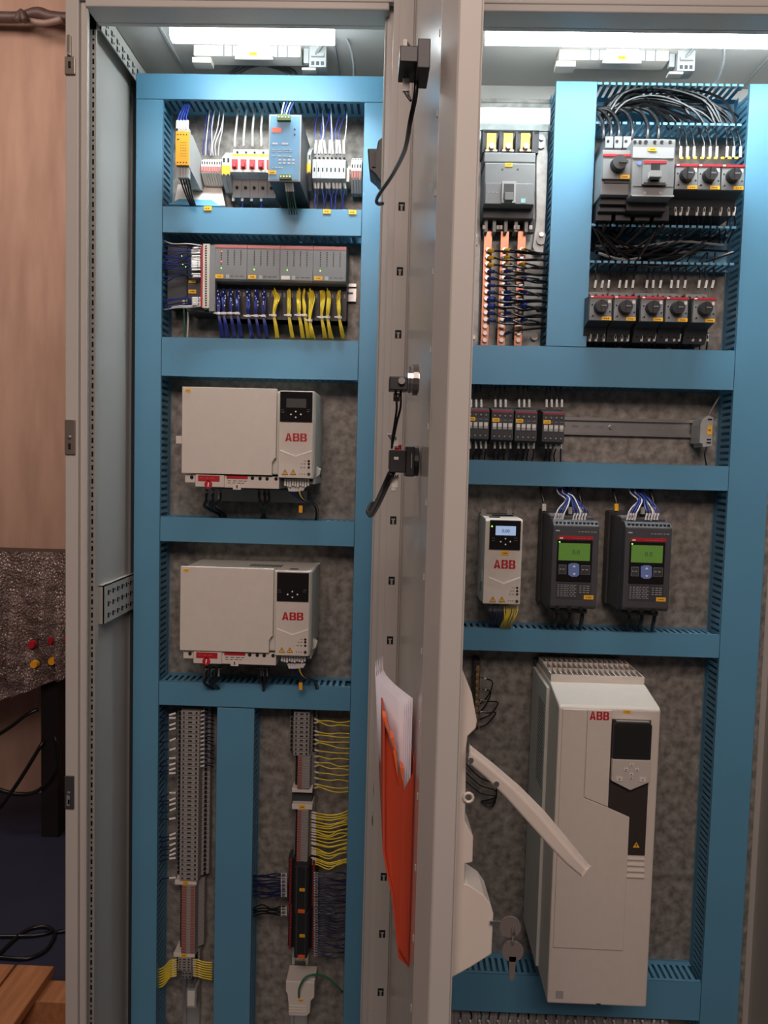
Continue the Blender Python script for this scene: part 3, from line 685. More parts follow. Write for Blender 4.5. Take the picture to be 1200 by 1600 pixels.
def plc():
    Y = -.085; n = 4; a, b, c, d = R(334.5, 380.5, 541, 440, Y); w = (b - a) / n
    a2, b2, c2, d2 = R(334.5, 440, 541, 500, -.055)
    labs = ['grey controller module with two red lights, leftmost of four', 'grey controller module second from left, above the last blue bundles', 'grey controller module with white label, third from left', 'grey controller module at the right end of the row']
    h = d - c
    for k in range(n):
        x = a + k * w; x0, x1 = x + .0004, x + w - .0004
        t = thing('controller_module', (x + w / 2, YM, c2), labs[k], 'controller module', 'grey controller modules')
        mb = MB(); mb.prismax([(YM, c), (YM, d), (Y + .014, d), (Y, d - .004), (Y, c + .003), (Y + .004, c)], x0, x1, GREY, 'X'); mb.build('housing', t)
        mb = MB(); mb.box(x0, x1, -.052, YM, c2, c, BLACK); mb.box(x0, x1, -.058, YM, c2, c2 + .006, DARK)
        for i in range(8): mb.box(x0 + (x1 - x0) * (i + .3) / 8, x0 + (x1 - x0) * (i + .7) / 8, -.0524, -.052, c - .022, c - .014, GREY)
        mb.build('terminal_base', t)
        mb = MB(); mb.box(x0, x1, Y - .0006, Y, d - .010, d - .0045, PRED)
        for i in range(4):
            for j in range(9): mb.box(x0 + (x1 - x0) * (.2 + .2 * i), x0 + (x1 - x0) * (.235 + .2 * i), Y - .0004, Y, d - .016 - j * .0032, d - .0143 - j * .0032, INK)
        mb.build('front_print', t)
        mb = MB(); lx = x0 + (x1 - x0) * .22
        for (q, m) in (((.82, LEDR), (.55, LEDR), (.38, LEDG)) if k == 0 else ((.36, LEDG),)):
            mb.cyl((lx, Y - .0012, c + (d - c) * q - .004), (lx, Y - .0002, c + (d - c) * q - .004), .0012, m, 8)
        mb.build('status_light', t)
        if k == 2: mb = MB(); mb.box(x0 + w * .04, x0 + w * .30, Y - .0008, Y, c + .004, c + .011, WHITE); mb.build('label', t)['label'] = 'blank white label'
        else: label_yellow(t, x0 + w * .04, x0 + w * .28, c + .004, c + .011, Y - .0009)
        mb = MB(); mb.box(x0 + w * .36, x0 + w * .46, Y - .0006, Y, c + .004, c + .011, LGREY); dashes(mb, x0 + w * .5, x0 + w * .92, c + .008, Y - .0004, .001, INK, 3, .0004); mb.build('type_label', t)
plc()
def bundle(px, m, label, group, topspread, sway=0, cnt=6, tie=490):
    Yb = -.078
    t = thing('wire_bundle', W(px, tie, Yb), label, 'wire bundle', group)
    tp, tb = (452, 530)
    mb = MB()
    for i in range(cnt):
        u = (i - (cnt - 1) / 2) / (cnt / 2)
        pts = [W(px + u * topspread * .9 + sway * .3 * abs(u) + J(.5), tp + J(3) + abs(u) * 4, -.062), W(px + u * topspread + sway + J(.6), tp + 14, Yb + .004 + J(.003)), W(px + u * 2.5 + sway * .3 + J(.3), tie - 14, Yb + J(.003)), W(px + u * 1.4, tie, Yb), W(px + u * 2.3 + 3 + J(.5), tie + 18, Yb), W(px + u * 2.8 + 6 + J(1), tb, Yb + .015)]
        mb.tube(pts, .00135, m, 5)
    mb.build('strand', t, smooth=True)
    mb = MB(); c = W(px, tie, Yb); mb.cyl(c + Vector((0, 0, -.0022)), c + Vector((0, 0, .0022)), .0052, WHITE, 10); mb.box(c.x - .009, c.x - .003, c.y - .004, c.y, c.z - .001, c.z + .0015, WHITE); mb.build('cable_tie', t)
    if m is BWIRE:
        mb = MB()
        for i in range(5): p = W(px + J(3), 456 + i * 5 + J(2), Yb - .003); mb.box(p.x - .0008, p.x + .0008, p.y, p.y + .001, p.z - .0012, p.z + .0012, WHITE)
        mb.build('ferrule', t)
od = ['first', 'second', 'third', 'fourth', 'fifth', 'sixth', 'seventh', 'eighth']
for i, px in enumerate((341.6, 349.5, 360.5, 371, 388, 400, 412)):
    bundle(px, BWIRE, 'blue wire bundle with white tie, ' + (od[i] + ' from left' if i < 6 else 'rightmost of the seven') + ' under grey modules', 'blue wire bundles under the grey modules', 2.6, tie=490 + (i > 3) * 4)
for i, (px, sp, sw) in enumerate(((428, 5, 5), (451.5, 2.6, 0), (467.5, 2.6, -1), (476, 2, -2), (484, 5, 3), (502.5, 4, 2), (512, 3, 2), (530, 2.2, -1))):
    bundle(px, YWIRE, 'yellow wire bundle with white tie, ' + (od[i] + ' from left' if i < 7 else 'rightmost of the eight') + ' under grey modules', 'yellow wire bundles under the grey modules', sp, sw, tie=493 + (i in (4,)) * 8 + (i > 4) * 3)
# ================================================================== WIDE DRIVES
def wide_drive():
    Y = -.14; t = thing('wide_drive', (W(395, 750, Y).x, 0, U(395, 760, Y)[1]), 'wide beige variable speed drive, upper one with lit-grey small screen', 'drive')
    a, b, c, d = R(286, 609, 492, 744, Y)
    ZD0 = c
    MB().box(a, b, Y + .006, -.004, c + .004, d - .001, DRIVES).build('body', t, bevel=.003)
    # big left cover with notch
    x0, x1, z0, z1 = R(285, 606, 432, 741, Y)
    xn = U(425.5, 720, Y)[0]; zn = U(430, 723, Y)[1]; zn2 = U(430, 716, Y)[1]
    MB().prism([(x0, z0), (xn, z0), (xn, zn), (xn + .005, zn2), (x1, zn2), (x1, z1), (x0, z1)], Y - .004, Y + .006, DRIVE).build('front_cover', t, bevel=.0015)
    # lower wiring shelf
    mb = MB(); mb.pbox(289, 741, 305, 754, Y + .004, DRIVE, back=-.03); mb.pbox(305, 742, 350, 761, Y - .001, DRIVE, back=-.02); mb.pbox(350, 744, 436, 763, Y + .003, DRIVE, back=-.02)
    mb.build('wiring_cover', t, bevel=.001)
    mb = MB()
    for px, py in ((299, 745.5), (394, 747), (406, 747.5), (417, 748), (431, 748)):
        x, z = U(px, py, Y); mb.cyl((x, Y + .0015, z), (x, Y + .004, z), .0032, HOLE, 10)
    mb.build('screw_hole', t)
    mb = MB(); mb.pbox(309.5, 743, 343, 752, Y - .002, RED, .001); mb.cyl(tuple(W(325.5, 757, Y - .002)), tuple(W(325.5, 757, Y - .002) + Vector((0, .001, 0))), .0075, RED, 14)
    x, z = U(325.5, 757, Y); mb.prism([(x - .001, z - .004), (x + .001, z - .004), (x + .002, z + .004), (x, z + .004)], Y - .0026, Y - .002, CHEV)
    x, z = U(325, 747.5, Y); dashes(mb, x - .014, x + .014, z, Y - .0024, .0012, PRED, 3, .0004)
    mb.build('warning_sticker', t)['label'] = 'red warning sticker'
    mb = MB(); mb.pbox(354, 743.5, 387, 748, Y + .002, RED, .001); x, z = U(372, 752, Y); dashes(mb, x - .02, x + .02, z, Y + .0025, .0012, INK, 4, .0004); dashes(mb, x - .02, x + .015, z - .004, Y + .0025, .001, INK, 4, .0004); mb.build('warning_strip', t)
    mb = MB(); mb.pbox(364, 756, 376.5, 765, Y + .0015, WHITE, .001); x, z = U(370, 760.5, Y); mb.box(x - .0012, x + .0012, Y + .001, Y + .0015, z - .003, z + .003, INK); mb.build('tag', t)
    label_yellow(t, *R(289, 608, 298, 612, Y - .0045), Y - .0048)
    # control module
    x0, x1, z0, z1 = R(436, 611, 488.5, 747, Y); xb = U(503, 680, 0)[0]
    mb = MB(); mb.prismax([(x0 - .0, Y - .004), (x1, Y - .004), (x1 + .003, Y + .002), (x1 + .003, -.03), (x0, -.03)], z0, z1, DRIVE, 'Z'); mb.build('control_module', t, bevel=.0012)
    Y2 = Y - .004
    mb = MB(); mb.pbox(437.5, 612, 488, 659, Y2 - .003, SCRB, back=Y2)
    mb.build('keypad', t, bevel=.0008)
    mb = MB(); mb.pbox(447.5, 623, 478.5, 637, Y2 - .0036, SCRN, .0006); mb.build('screen', t)
    mb = MB()
    for px, py in ((462, 643), (462, 652), (454.5, 647.5), (470, 647.5)):
        p = W(px, py, Y2 - .0036); s = .0018; dx, dz = (px - 462) / 8, -(py - 647.5) / 4.5
        mb.prism([(p.x + dx * s - dz * s * .8, p.z + dz * s + dx * s * .8), (p.x + dx * s * 2.0, p.z + dz * s * 2.0), (p.x + dx * s + dz * s * .8, p.z + dz * s - dx * s * .8)] if 0 else [(p.x - s, p.z), (p.x, p.z - s), (p.x + s, p.z), (p.x, p.z + s)], Y2 - .0036, Y2 - .003, CHEV)
    for px, py in ((442, 641), (443, 644.5), (483, 641), (482, 644)): p = W(px, py, Y2); dashes(mb, p.x - .003, p.x + .003, p.z, Y2 - .0034, .0009, GREY, 2, .0004)
    mb.build('keypad_buttons', t)
    mb = MB(); q = R(446, 677, 479.5, 689.5, Y2 - .0008); abb(mb, *q, Y2 - .0008); mb.build('logo', t)['label'] = 'red ABB logo'
    # chevron
    mb = MB(); L_, M_, R_ = W(437.5, 702.5, Y2), W(462, 712, Y2), W(487.5, 703.5, Y2); h_ = .0026
    mb.prism([(L_.x, L_.z - h_), (M_.x, M_.z - h_), (R_.x, R_.z - h_), (R_.x, R_.z), (M_.x, M_.z + .0), (L_.x, L_.z)], Y2 - .0008, Y2, CHEV); mb.build('chevron', t)
    mb = MB()
    for py, w_ in ((720.5, 5), (725, 10), (730.5, 12)):
        p = W(482.5, py, Y2); mb.cyl((p.x, Y2 - .0008, p.z), (p.x, Y2, p.z), .0023, HOLE, 10); dashes(mb, p.x - .004 - w_ * .001, p.x - .004, p.z - .0008, Y2 - .0004, .0013, VOL, 2, .0004)
    p = W(482.5, 741, Y2); mb.cyl((p.x, Y2 - .001, p.z), (p.x, Y2, p.z), .003, DARK, 10); dashes(mb, p.x - .018, p.x - .005, p.z - .0005, Y2 - .0004, .001, VOL, 3, .0004)
    for px in (445.3, 458): q = W(px, 738, Y2); triangle(mb, q.x, q.z, .0058, Y2 - .0006)
    mb.build('front_print', t)
    # latch on right side + foot
    mb = MB(); mb.prism([(x1 + .002, U(490, 728, Y)[1]), (x1 + .012, U(490, 733, Y)[1]), (x1 + .010, U(490, 742, Y)[1]), (x1 + .002, U(490, 748, Y)[1])], Y + .04, Y + .055, DRIVES); mb.box(x1 - .006, x1 + .0035, Y + .02, -.01, U(490, 757, Y)[1], z0, DRIVES); mb.build('side_latch', t, bevel=.001)
    # control terminals
    mb = MB()
    for k in range(10): mb.pbox(444 + k * 4, 748, 447 + k * 4, 759 + (k % 3), Y + .012, TAG, .003)
    mb.pbox(440, 748, 488, 752, Y + .016, DARK, .02); mb.build('control_terminals', t)
    # vent on top
    mb = MB(); a_, b_ = U(385, 610, Y)[0], U(448, 610, Y)[0]
    for i in range(14):
        for j in range(2): x = a_ + (b_ - a_) * i / 14; mb.box(x, x + .0028, Y + .05 + j * .016, Y + .06 + j * .016, d - .001, d - .0004, HOLE)
    stuff(mb.build('top_vent', t)); x = U(462, 610, Y)[0]; MB().box(x - .008, x + .008, Y + .015, Y + .032, d - .001, d - .0003, DARK).build('top_socket', t)
    # rear mounting plate and gland plate
    mb = MB(); q = R(324, 765, 480, 784, -.02); mb.box(*q[:2], -.026, -.022, q[2], q[3], LGREY); mb.build('gland_plate', t)
    mb = MB(); p0 = W(276, 681, Y); mb.pbox(275, 681, 285.5, 693, Y + .01, WHITE, .002); mb.build('side_sticker', t)
    return t
wd1 = wide_drive()
wd1['label'] = 'wide beige wall-mounted drive with small grey screen, upper of two'
dz = U(360, 886.5, -.14)[1] - U(360, 606, -.14)[1]
wd2 = dup(wd1, (0, 0, dz), 'wide beige wall-mounted drive with dark blank screen, lower of two')
for ch in wd2.children:
    if ch.name.startswith('screen'):
        ch.data = ch.data.copy(); ch.data.materials[0] = SCRB; ch['label'] = 'blank dark screen'
for ch in list(wd2.children):
    if ch.name.startswith('side_sticker'): bpy.data.objects.remove(ch)
for j, (o_, nm) in enumerate(((0, 'upper'), (277, 'lower'))):
    Y = -.10
    for px, x2 in ((323, 330), (333, 338), (344, 336)):
        wire([(px, 765 + o_, Y), (px - 1, 782 + o_, Y), ((px + x2) / 2 - 6, 792 + o_, Y + .01), (x2 + 12, 803 + o_, -.055), (x2 + 14, 812 + o_, -.045)], KWIRE, .0032, 'thick black cable under the left part of the %s wide drive' % nm, 'left cables of the %s wide drive' % nm, 0, LGREY, .016, tagr=.0036)
    for px in (405, 413, 419):
        wire([(px, 765 + o_, Y), (px + 1, 782 + o_, Y), (412, 796 + o_, -.08), (412 + (px - 412) / 2, 812 + o_, -.045)], KWIRE, .003, 'thick black cable under the middle of the %s wide drive' % nm, 'middle cables of the %s wide drive' % nm, 0, LGREY, .016, tagr=.0034)
    for k in range(7):
        m = (YWIRE if k == 5 else DWIRE)
        wire([(450 + k * 4.5, 758 + o_, -.122), (453 + k * 3, 768 + o_, -.12), (465 + k * 1.5, 778 + o_, -.115), (476 + k, 783 + o_, -.11), (490 + k * .6, 788 + o_, -.09), (494 + k * .6, 802 + o_, -.065), (492 + k * .6, 814 + o_, -.045)], m, .0016, 'thin wire looping from the control terminals of the %s wide drive' % nm, 'control wires of the %s wide drive' % nm, 0, taglen=.010)
    a, b, c, d = R(467, 790 + o_, 472.5, 801 + o_, -.10); tag(MB().box(a, b, -.10, -.096, c, d, YREL).build('cable_tag'), 'small orange cable tag hanging under the %s wide drive' % nm, 'tag')
# ================================================================== LOWER LEFT TERMINAL STRIPS
def vstrip(x0, x1, y0, y1, Y, n, label, mats, kind='grey'):
    a, b, c, d = R(x0, y0, x1, y1, Y); hgt = (d - c) / n; xm = (a + b) / 2; hw = (b - a) / 2
    t = thing('terminal_strip', (xm, YM, c), label, 'terminal strip')
    mb = MB(); z0, z1 = c + hgt * .04, c + hgt * .92
    m0, m1, m2 = mats
    prof = [(xm - hw, YM), (xm + hw, YM), (xm + hw, Y * .45), (xm + hw * .6, Y * .62), (xm + hw * .55, Y), (xm - hw * .55, Y), (xm - hw * .6, Y * .62), (xm - hw, Y * .45)]
    mb.prismax(prof[::-1][::-1], z0, z1, m0, 'Z')
    if kind == 'grey':
        mb.box(xm - hw * .12, xm + hw * .12, Y - .0004, Y, z0 + hgt * .25, z0 + hgt * .55, HOLE)
        for s in (-1, 1): mb.box(xm + s * hw * .38 - .0018, xm + s * hw * .38 + .0018, Y - .0004, Y, z0 + hgt * .2, z0 + hgt * .65, HOLE if s > 0 else DARK); mb.box(xm + s * hw * .8 - .0022, xm + s * hw * .8 + .0022, Y * .56 - .004, Y * .56, z0 + hgt * .2, z0 + hgt * .7, HOLE)
    else:
        mb.box(xm - hw * .55, xm - hw * .15, Y - .0006, Y, z0, z0 + hgt * .7, m1); mb.box(xm + hw * .2, xm + hw * .5, Y - .0006, Y, z0, z0 + hgt * .7, m2)
        mb.box(xm - hw * .85, xm - hw * .62, Y * .62 - .003, Y * .62, z0, z0 + hgt * .6, HOLE)
    pr = mb.build('terminal', t)
    for k in range(1, n):
        o = pr.copy(); COL.objects.link(o); o.location.z = k * hgt
    return t
xs1 = U(297, 1350, -.03)[0]; xs2 = U(470, 1350, -.03)[0]
din(xs1, 0, 0, 'steel mounting rail behind the left lower terminal column', True, ZBOT + .02, ZL[3][0] - .004)
din(xs2, 0, 0, 'steel mounting rail behind the right lower terminal column', True, ZBOT + .02, ZL[3][0] - .004)
def vs(x0, x1, y0, y1, n, lab, mats, kind='grey', Y=-.055):
    return vstrip(x0, x1, y0, y1, Y, n, lab, mats, kind)
vs(270, 322, 1110, 1376, 37, 'long column of grey terminals at lower left, above the red ones', (TGREY, TGREY, TGREY))
def clampv(x0, x1, y0, y1, lab, Y=-.05, yel=True):
    a, b, c, d = R(x0, y0, x1, y1, Y); t = thing('end_clamp', ((a + b) / 2, YM, c), lab, 'clamp')
    MB().box(a, b, Y, YM, c, d, WHITE).build('body', t, bevel=.0008)
    if yel: label_yellow(t, (a + b) / 2 - .006, (a + b) / 2 + .006, c + .001, d - .001, Y - .0009)
clampv(273, 307, 1376, 1383, 'white end clamp above the left red terminal column')
vs(275, 313, 1383.5, 1489, 26, 'lower left column of red and grey slim terminals', (TGREY, TRED, TRED), 'red')
clampv(271, 304, 1489.5, 1496, 'white end clamp below the left red terminal column')
vs(270, 306, 1497, 1517, 5, 'short grey terminal block with yellow earth wires at lower left', (TGREY, TGREY, TGREY))
vs(278, 305, 1518, 1529, 2, 'two narrow grey terminals under the earth wire block', (GREY, GREY, GREY))
t = thing('power_relay', W(299, 1575, -.02), 'small clear relay on the rail at bottom left', 'relay')
MB().pbox(291, 1545, 307, 1576, -.04, GALVB, back=YM).build('housing', t, bevel=.001); mb = MB(); mb.pbox(293, 1548, 304, 1572, -.0405, WHITE); c = W(300, 1540, -.04); mb.cyl(c, c + Vector((0, .03, 0)), .004, STEEL, 10); mb.build('label', t)
rs = random.Random(5)
for k in range(34):
    if rs.random() < .2: continue
    y = 1114 + k * 7.8; dx = 3 + 5 * (rs.random()) + (4 if 8 < k < 14 or 20 < k < 24 else 0)
    wire([(276, y, -.045), (272 - dx, y + 2 + rs.uniform(-2, 2), -.05), (262 - dx, y + 5 + rs.uniform(-3, 3), -.05), (249, y + 6, -.045)], DWIRE, .0013, 'dark wire with white sleeve on left side of the long grey terminal column', 'sleeved wires left of the long grey terminal column', 0, taglen=.013, tagr=.0021)
for k in range(14):
    y = 1112 + k * 6.6
    wire([(313, y, -.045), (320, y - 2, -.05), (326, y + rs.uniform(-3, 2), -.048), (334, y + 1, -.03)], DWIRE, .0013, 'dark wire with white sleeve on right side of the long grey terminal column', 'sleeved wires right of the long grey terminal column', 0, taglen=.010, tagr=.0019)
for k in range(8):
    y = 1499 + k * 3.6; e = 1512 + k * 4
    wire([(276, y, -.04), (266, y + 2, -.047), (255, e, -.048), (243, e + 4, -.045)], YWIRE, .0014, 'yellow-green earth wire left of the short bottom terminal block', 'earth wires left of the short block', 0, taglen=.008, tagr=.0018)
    wire([(301, y, -.04), (309, y + 1, -.047), (318, 1503 + k * 3.6, -.046), (331, 1504 + k * 3.8, -.04)], YWIRE, .0014, 'yellow-green earth wire right of the short bottom terminal block', 'earth wires right of the short block', 0, taglen=.008, tagr=.0018)
# right lower column
vs(449, 493, 1112, 1181, 10, 'grey terminal block at the top of the right lower column', (TGREY, TGREY, TGREY))
vs(457, 492, 1181.5, 1232, 13, 'red and grey terminals below the top block, right column', (TGREY, TRED, TGREY), 'red')
clampv(456, 488, 1232, 1238.5, 'white end clamp above the dark gap in the right column', yel=False)
a, b, c, d = R(456, 1239, 488, 1256, -.035); tag(MB().box(a, b, -.035, YM, c, d, DARK).build('rail_spacer', bevel=.001), 'dark spacer block between the two white clamps of the right column', 'spacer')
clampv(456, 488, 1257, 1265, 'white end clamp with yellow label, below the dark gap')
vs(457, 488, 1265.5, 1352, 22, 'longer red and grey terminal column above the black interface module', (TGREY, TRED, TGREY), 'red')
for k in range(14):
    y = 1122 + k * 8.4 + rs.uniform(-3, 3)
    wire([(491, y, -.040), (498, y + rs.uniform(-3, 3), -.046), (515, y + rs.uniform(0, 5), -.05), (530, y + 4 + rs.uniform(-3, 3), -.048), (548, y + 5 + rs.uniform(-2, 2), -.04)], YWIRE, .0013, 'yellow wire to the right of the upper right terminal column', 'yellow wires beside the upper right terminals', 0, taglen=.009, tagr=.0019)
for k in range(22):
    y = 1268 + k * 3.9 + rs.uniform(-2, 2); sag = 4 + k * .25
    wire([(486, y, -.040), (496, y + 2, -.046), (514, y + sag + rs.uniform(-2, 2), -.052), (530, y + 2 + rs.uniform(-3, 3), -.05), (546, y + rs.uniform(-3, 2) - 1, -.04)], YWIRE, .0014, 'yellow wire sagging to the right of the lower right terminal column', 'yellow wires beside the lower right terminals', 0, taglen=.010, tagr=.0019)
# black interface modules
def blackmod(y0, y1, lab, k):
    Y = -.075; a, b, c, d = R(446, y0, 492, y1, Y); t = thing('interface_module', ((a + b) / 2, YM, c), lab, 'interface module'); w = b - a
    MB().prismax([(a, YM), (b, YM), (b, Y * .5), (b - w * .22, Y * .6), (b - w * .25, Y), (a + w * .30, Y), (a + w * .27, Y * .6), (a, Y * .5)], c, d, BLACK, 'Z').build('housing', t, bevel=.001)
    mb = MB()
    n = 15; h = (d - c) / n
    for i in range(n):
        for x in (a + w * .06, b - w * .14): mb.box(x, x + w * .08, Y * .6 - .004, Y * .45, c + i * h, c + i * h + h * .75, mat('module_red', '7C2B2E', .5, var=.03))
    mb.build('terminal_row', t)
    mb = MB(); mb.box(a + w * .36, a + w * .40, Y - .001, Y, c, d, DARK); mb.box(b - w * .34, b - w * .31, Y - .001, Y, c, d, DARK); mb.build('rib', t)
    label_yellow(t, a + w * .48, a + w * .66, (c + d) / 2 - .003, (c + d) / 2 + .003, Y - .0009)
    mb = MB(); mb.box(a + w * .44, a + w * .68, Y - .003, Y, c + .001, c + .007, mat('latch_orange', 'D9622B', .5)); mb.build('latch', t)
blackmod(1354, 1426, 'black interface module with red terminals, upper of two', 0)
blackmod(1426.5, 1497, 'black interface module with red terminals, lower of two', 1)
for k in range(17):
    y = 1366 + k * 3.1 + (14 if k > 11 else 0)
    wire([(449, y, -.048), (438, y + rs.uniform(-1, 1), -.056), (425, y + rs.uniform(-2, 4), -.055), (410, y + rs.uniform(-4, 5), -.05), (396, y + rs.uniform(-4, 3), -.045)], DWIRE if k < 12 else KWIRE, .0015, 'dark wire with white sleeve on the left of the black interface modules', 'sleeved wires left of the black modules', 0, taglen=.013, tagr=.0019)
for k in range(34):
    y = 1364 + k * 3.9
    wire([(490, y, -.048), (498, y + rs.uniform(-1, 1), -.055), (510, y + rs.uniform(-1, 3), -.054), (525, y + 2 + rs.uniform(-3, 4), -.05), (544, y + rs.uniform(-4, 3), -.04)], DWIRE, .0014, 'navy wire with white sleeve on the right of the black interface modules', 'sleeved wires right of the black modules', 0, taglen=.010, tagr=.0018)
a, b, c, d = R(446, 1534, 491, 1588, -.06)
t = thing('cable_clamp_block', ((a + b) / 2, YM, c), 'white socket block with green cable at the bottom of the column', 'socket')
w = b - a; h = d - c
MB().prism([(a, d), (b, d), (b, d - h * .45), (b - w * .12, d - h * .55), (b - w * .14, c + h * .1), (b - w * .26, c), (a + w * .12, c), (a + w * .1, c + h * .35), (a + w * .06, c + h * .62), (a, c + h * .7)], -.06, YM, WHITE).build('body', t, bevel=.002)
mb = MB(); 
for q in (.12, .2, .28): mb.box(a + w * .12, b - w * .28, -.062, -.06, c + h * q, c + h * q + .002, WHITE)
mb.build('rib', t); label_yellow(t, a + w * .45, a + w * .62, c + h * .44, c + h * .5, -.0612)
wire([(467, 1558, -.064), (468, 1543, -.072), (478, 1527, -.068), (495, 1523, -.055), (515, 1530, -.05), (535, 1550, -.045)], GWIRE, .0022, 'dark green cable arching from the white bottom socket block')
# ================================================================== RIGHT: MAIN BREAKER + BUSBARS
def mainbreaker():
    Y = -.10
    t = thing('main_breaker', (W(796, 300, Y).x, -.03, U(796, 342, Y)[1]), 'large dark grey three-pole main circuit breaker above the copper bars', 'circuit breaker')
    mb = MB(); mb.pbox(756, 238, 837, 254, Y + .012, GREY, back=-.03); mb.pbox(756.5, 254.5, 836, 320, Y, GREY, back=-.03); mb.pbox(754, 320, 834, 342, Y + .02, DARK, back=-.03)
    mb.build('body', t, bevel=.002)
    mb = MB(); mb.pbox(758, 286, 833, 319, Y - .004, GREY, back=Y); mb.build('front_panel', t, bevel=.001)
    mb = MB(); mb.pbox(784, 283, 806, 317, Y - .008, LGREY, back=Y - .004); mb.pbox(787, 287, 803, 313, Y - .0085, DARK, .0005); mb.pbox(789, 300, 802, 312, Y - .018, GREY, back=Y - .0085); mb.build('toggle', t, bevel=.0008)
    plabel(t, 789, 254.5, 801, 260.5, Y - .001)
    mb = MB()
    for px in (785, 809): p = W(px, 265, Y); mb.cyl((p.x, Y - .0006, p.z), (p.x, Y, p.z), .002, INK, 8)
    mb.pbox(814, 310, 821, 317, Y - .005, mat('label_teal', '8FC7C9', .5), .001); dashes(mb, W(762, 300, Y).x, W(780, 300, Y).x, W(762, 302, Y).z, Y - .0045, .001, INKL, 3, .0005)
    mb.build('front_print', t)
    mb = MB(); 
    for px in (757, 770, 788, 804, 820): mb.pbox(px, 344, px + 5, 362, Y + .03, LGREY, back=-.04)
    for px in (757, 779, 783, 806, 810, 830): mb.pbox(px - 3, 352, px + 2, 358, Y + .028, WHITE, .002)
    mb.pbox(755, 342, 835, 362, -.045, BLACK, back=-.03); mb.build('terminal_shroud', t)
    mb = MB(); mb.pbox(752, 203, 842, 238, -.04, DARK, back=-.03)
    for px in (755, 781, 807, 833): mb.pbox(px - 1, 205, px + 1, 238, -.075, DARK, back=-.03)
    mb.build('phase_barrier', t)
    for px in (768, 794, 821):
        mb = MB(); mb.pbox(px - 7, 208, px + 7, 236, -.065, BRASS, back=-.06); p = W(px, 231, -.065); mb.cyl((p.x, -.075, p.z), (p.x, -.065, p.z), .0055, STEEL, 6); mb.box(p.x - .011, p.x + .011, -.067, -.065, p.z - .007, p.z - .004, STEEL); mb.build('copper_lug', t)
mainbreaker()
for nm, poly in (('left', [(736, 560), (733, 215), (741, 205), (749, 215), (752, 238), (752, 345), (747, 560)]), ('right', [(838, 345), (838, 238), (843, 215), (851, 205), (856, 240), (853, 330), (849, 395), (836, 395), (832, 385)])):
    t = thing('mounting_bracket', W(sum(p[0] for p in poly) / len(poly), 560 if nm == 'left' else 395, -.02), 'galvanised bracket plate %s of the main breaker' % nm, 'bracket')
    MB().prism([U(x, y, -.03) for x, y in poly], -.03, -.026, GALVB).build('plate', t, bevel=.0008)
    for px, py in (((741, 218), (741, 370), (739, 528)) if nm == 'left' else ((845, 218), (845, 368))):
        p = W(px, py, -.03); mb = MB(); mb.prism([(p.x + .009 * math.cos(q * .785), p.z + .009 * math.sin(q * .785) - (.01 if q > 3 else 0)) for q in range(8)], -.034, -.03, GALVB); mb.cyl((p.x, -.038, p.z), (p.x, -.034, p.z), .0045, STEEL, 8); mb.build('slotted_tab', t)
t = thing('backing_plate', W(800, 560, 0), 'galvanised backing plate behind the copper bars', 'plate')
mb = MB(); q = R(738, 188, 850, 548, -.012); mb.box(*q[:2], -.012, -.009, q[2], q[3], GALVB); mb.build('plate', t)
p = W(834, 527, -.012); MB().cyl((p.x, -.02, p.z), (p.x, -.012, p.z), .007, STEEL, 10).build('bolt', t)
# clear cover that mirrors the lamp
q = R(738, 160, 860, 204, -.045)
tag(MB().box(q[0], q[1], -.045, -.042, q[2], q[3], mat('clear_acrylic', 'EEF4F4', .03, var=0, trans=1)).build('clear_cover'), 'clear plastic cover strip above the main breaker lugs', 'cover')
for i, (xt, xb) in enumerate(((762, 758), (788.5, 783.5), (815, 810))):
    Y = -.055; x = (U(xt, 360, Y)[0] + U(xb, 540, Y)[0]) / 2; z0, z1 = U(xb, 541, Y)[1] - .01, U(xt, 361, Y)[1]
    t = thing('busbar', (x, 0, z0), 'vertical copper busbar, ' + ('leftmost', 'middle', 'rightmost')[i] + ' of three', 'busbar', 'copper busbars')
    MB().box(x - .0082, x + .0082, Y, Y + .004, z0, z1, COP).build('bar', t, bevel=.0008)
    MB().box(x - .006, x + .006, Y + .004, -.009, z0 + .03, z0 + .05, DARK).build('insulator', t)
    pr = None
    for k in range(14):
        z = U(xt, 391, Y)[1] - k * .0132
        if pr is None: mb = MB(); mb.cyl((x, Y - .005, z), (x, Y, z), .0045, COP if 0 else STEEL, 6); mb.cyl((x, Y - .001, z), (x, Y, z), .006, COP, 10); pr = mb.build('bolt', t)
        else: o = pr.copy(); COL.objects.link(o); o.location.z = -k * .0132
rs = random.Random(21)
for b_, xb in enumerate((760, 786, 812)):
    for k in range(11):
        y = 391 + k * 10.9; lug = YWIRE if k < 3 else BWIRE
        if b_ == 2 and k % 2: continue
        thick = (k in (7, 8))
        o = wire([(xb + 2, y, -.062), (xb + 12, y + 1 - b_, -.068 - b_ * .004), (xb + 30, y + 3 + rs.uniform(-2, 4), -.07 - .003 * (2 - b_) ), (840, y + 5 + rs.uniform(-3, 3), -.06), (858, y + 6, -.045)], KWIRE, .0028 if thick else .002, 'black wire with coloured lug running right from the %s copper busbar' % ('leftmost', 'middle', 'rightmost')[b_], 'black wires on the copper busbars', 0, (YEL if k < 3 else BWIRE), .012, tagr=.0062 if thick else .0036)
    
wire([(788, 522, -.062), (800, 518, -.068), (830, 514, -.06), (857, 512, -.045)], KWIRE, .0018, 'single lowest black wire bolted to the middle copper busbar', None, 0, BWIRE, .010, tagr=.0032)
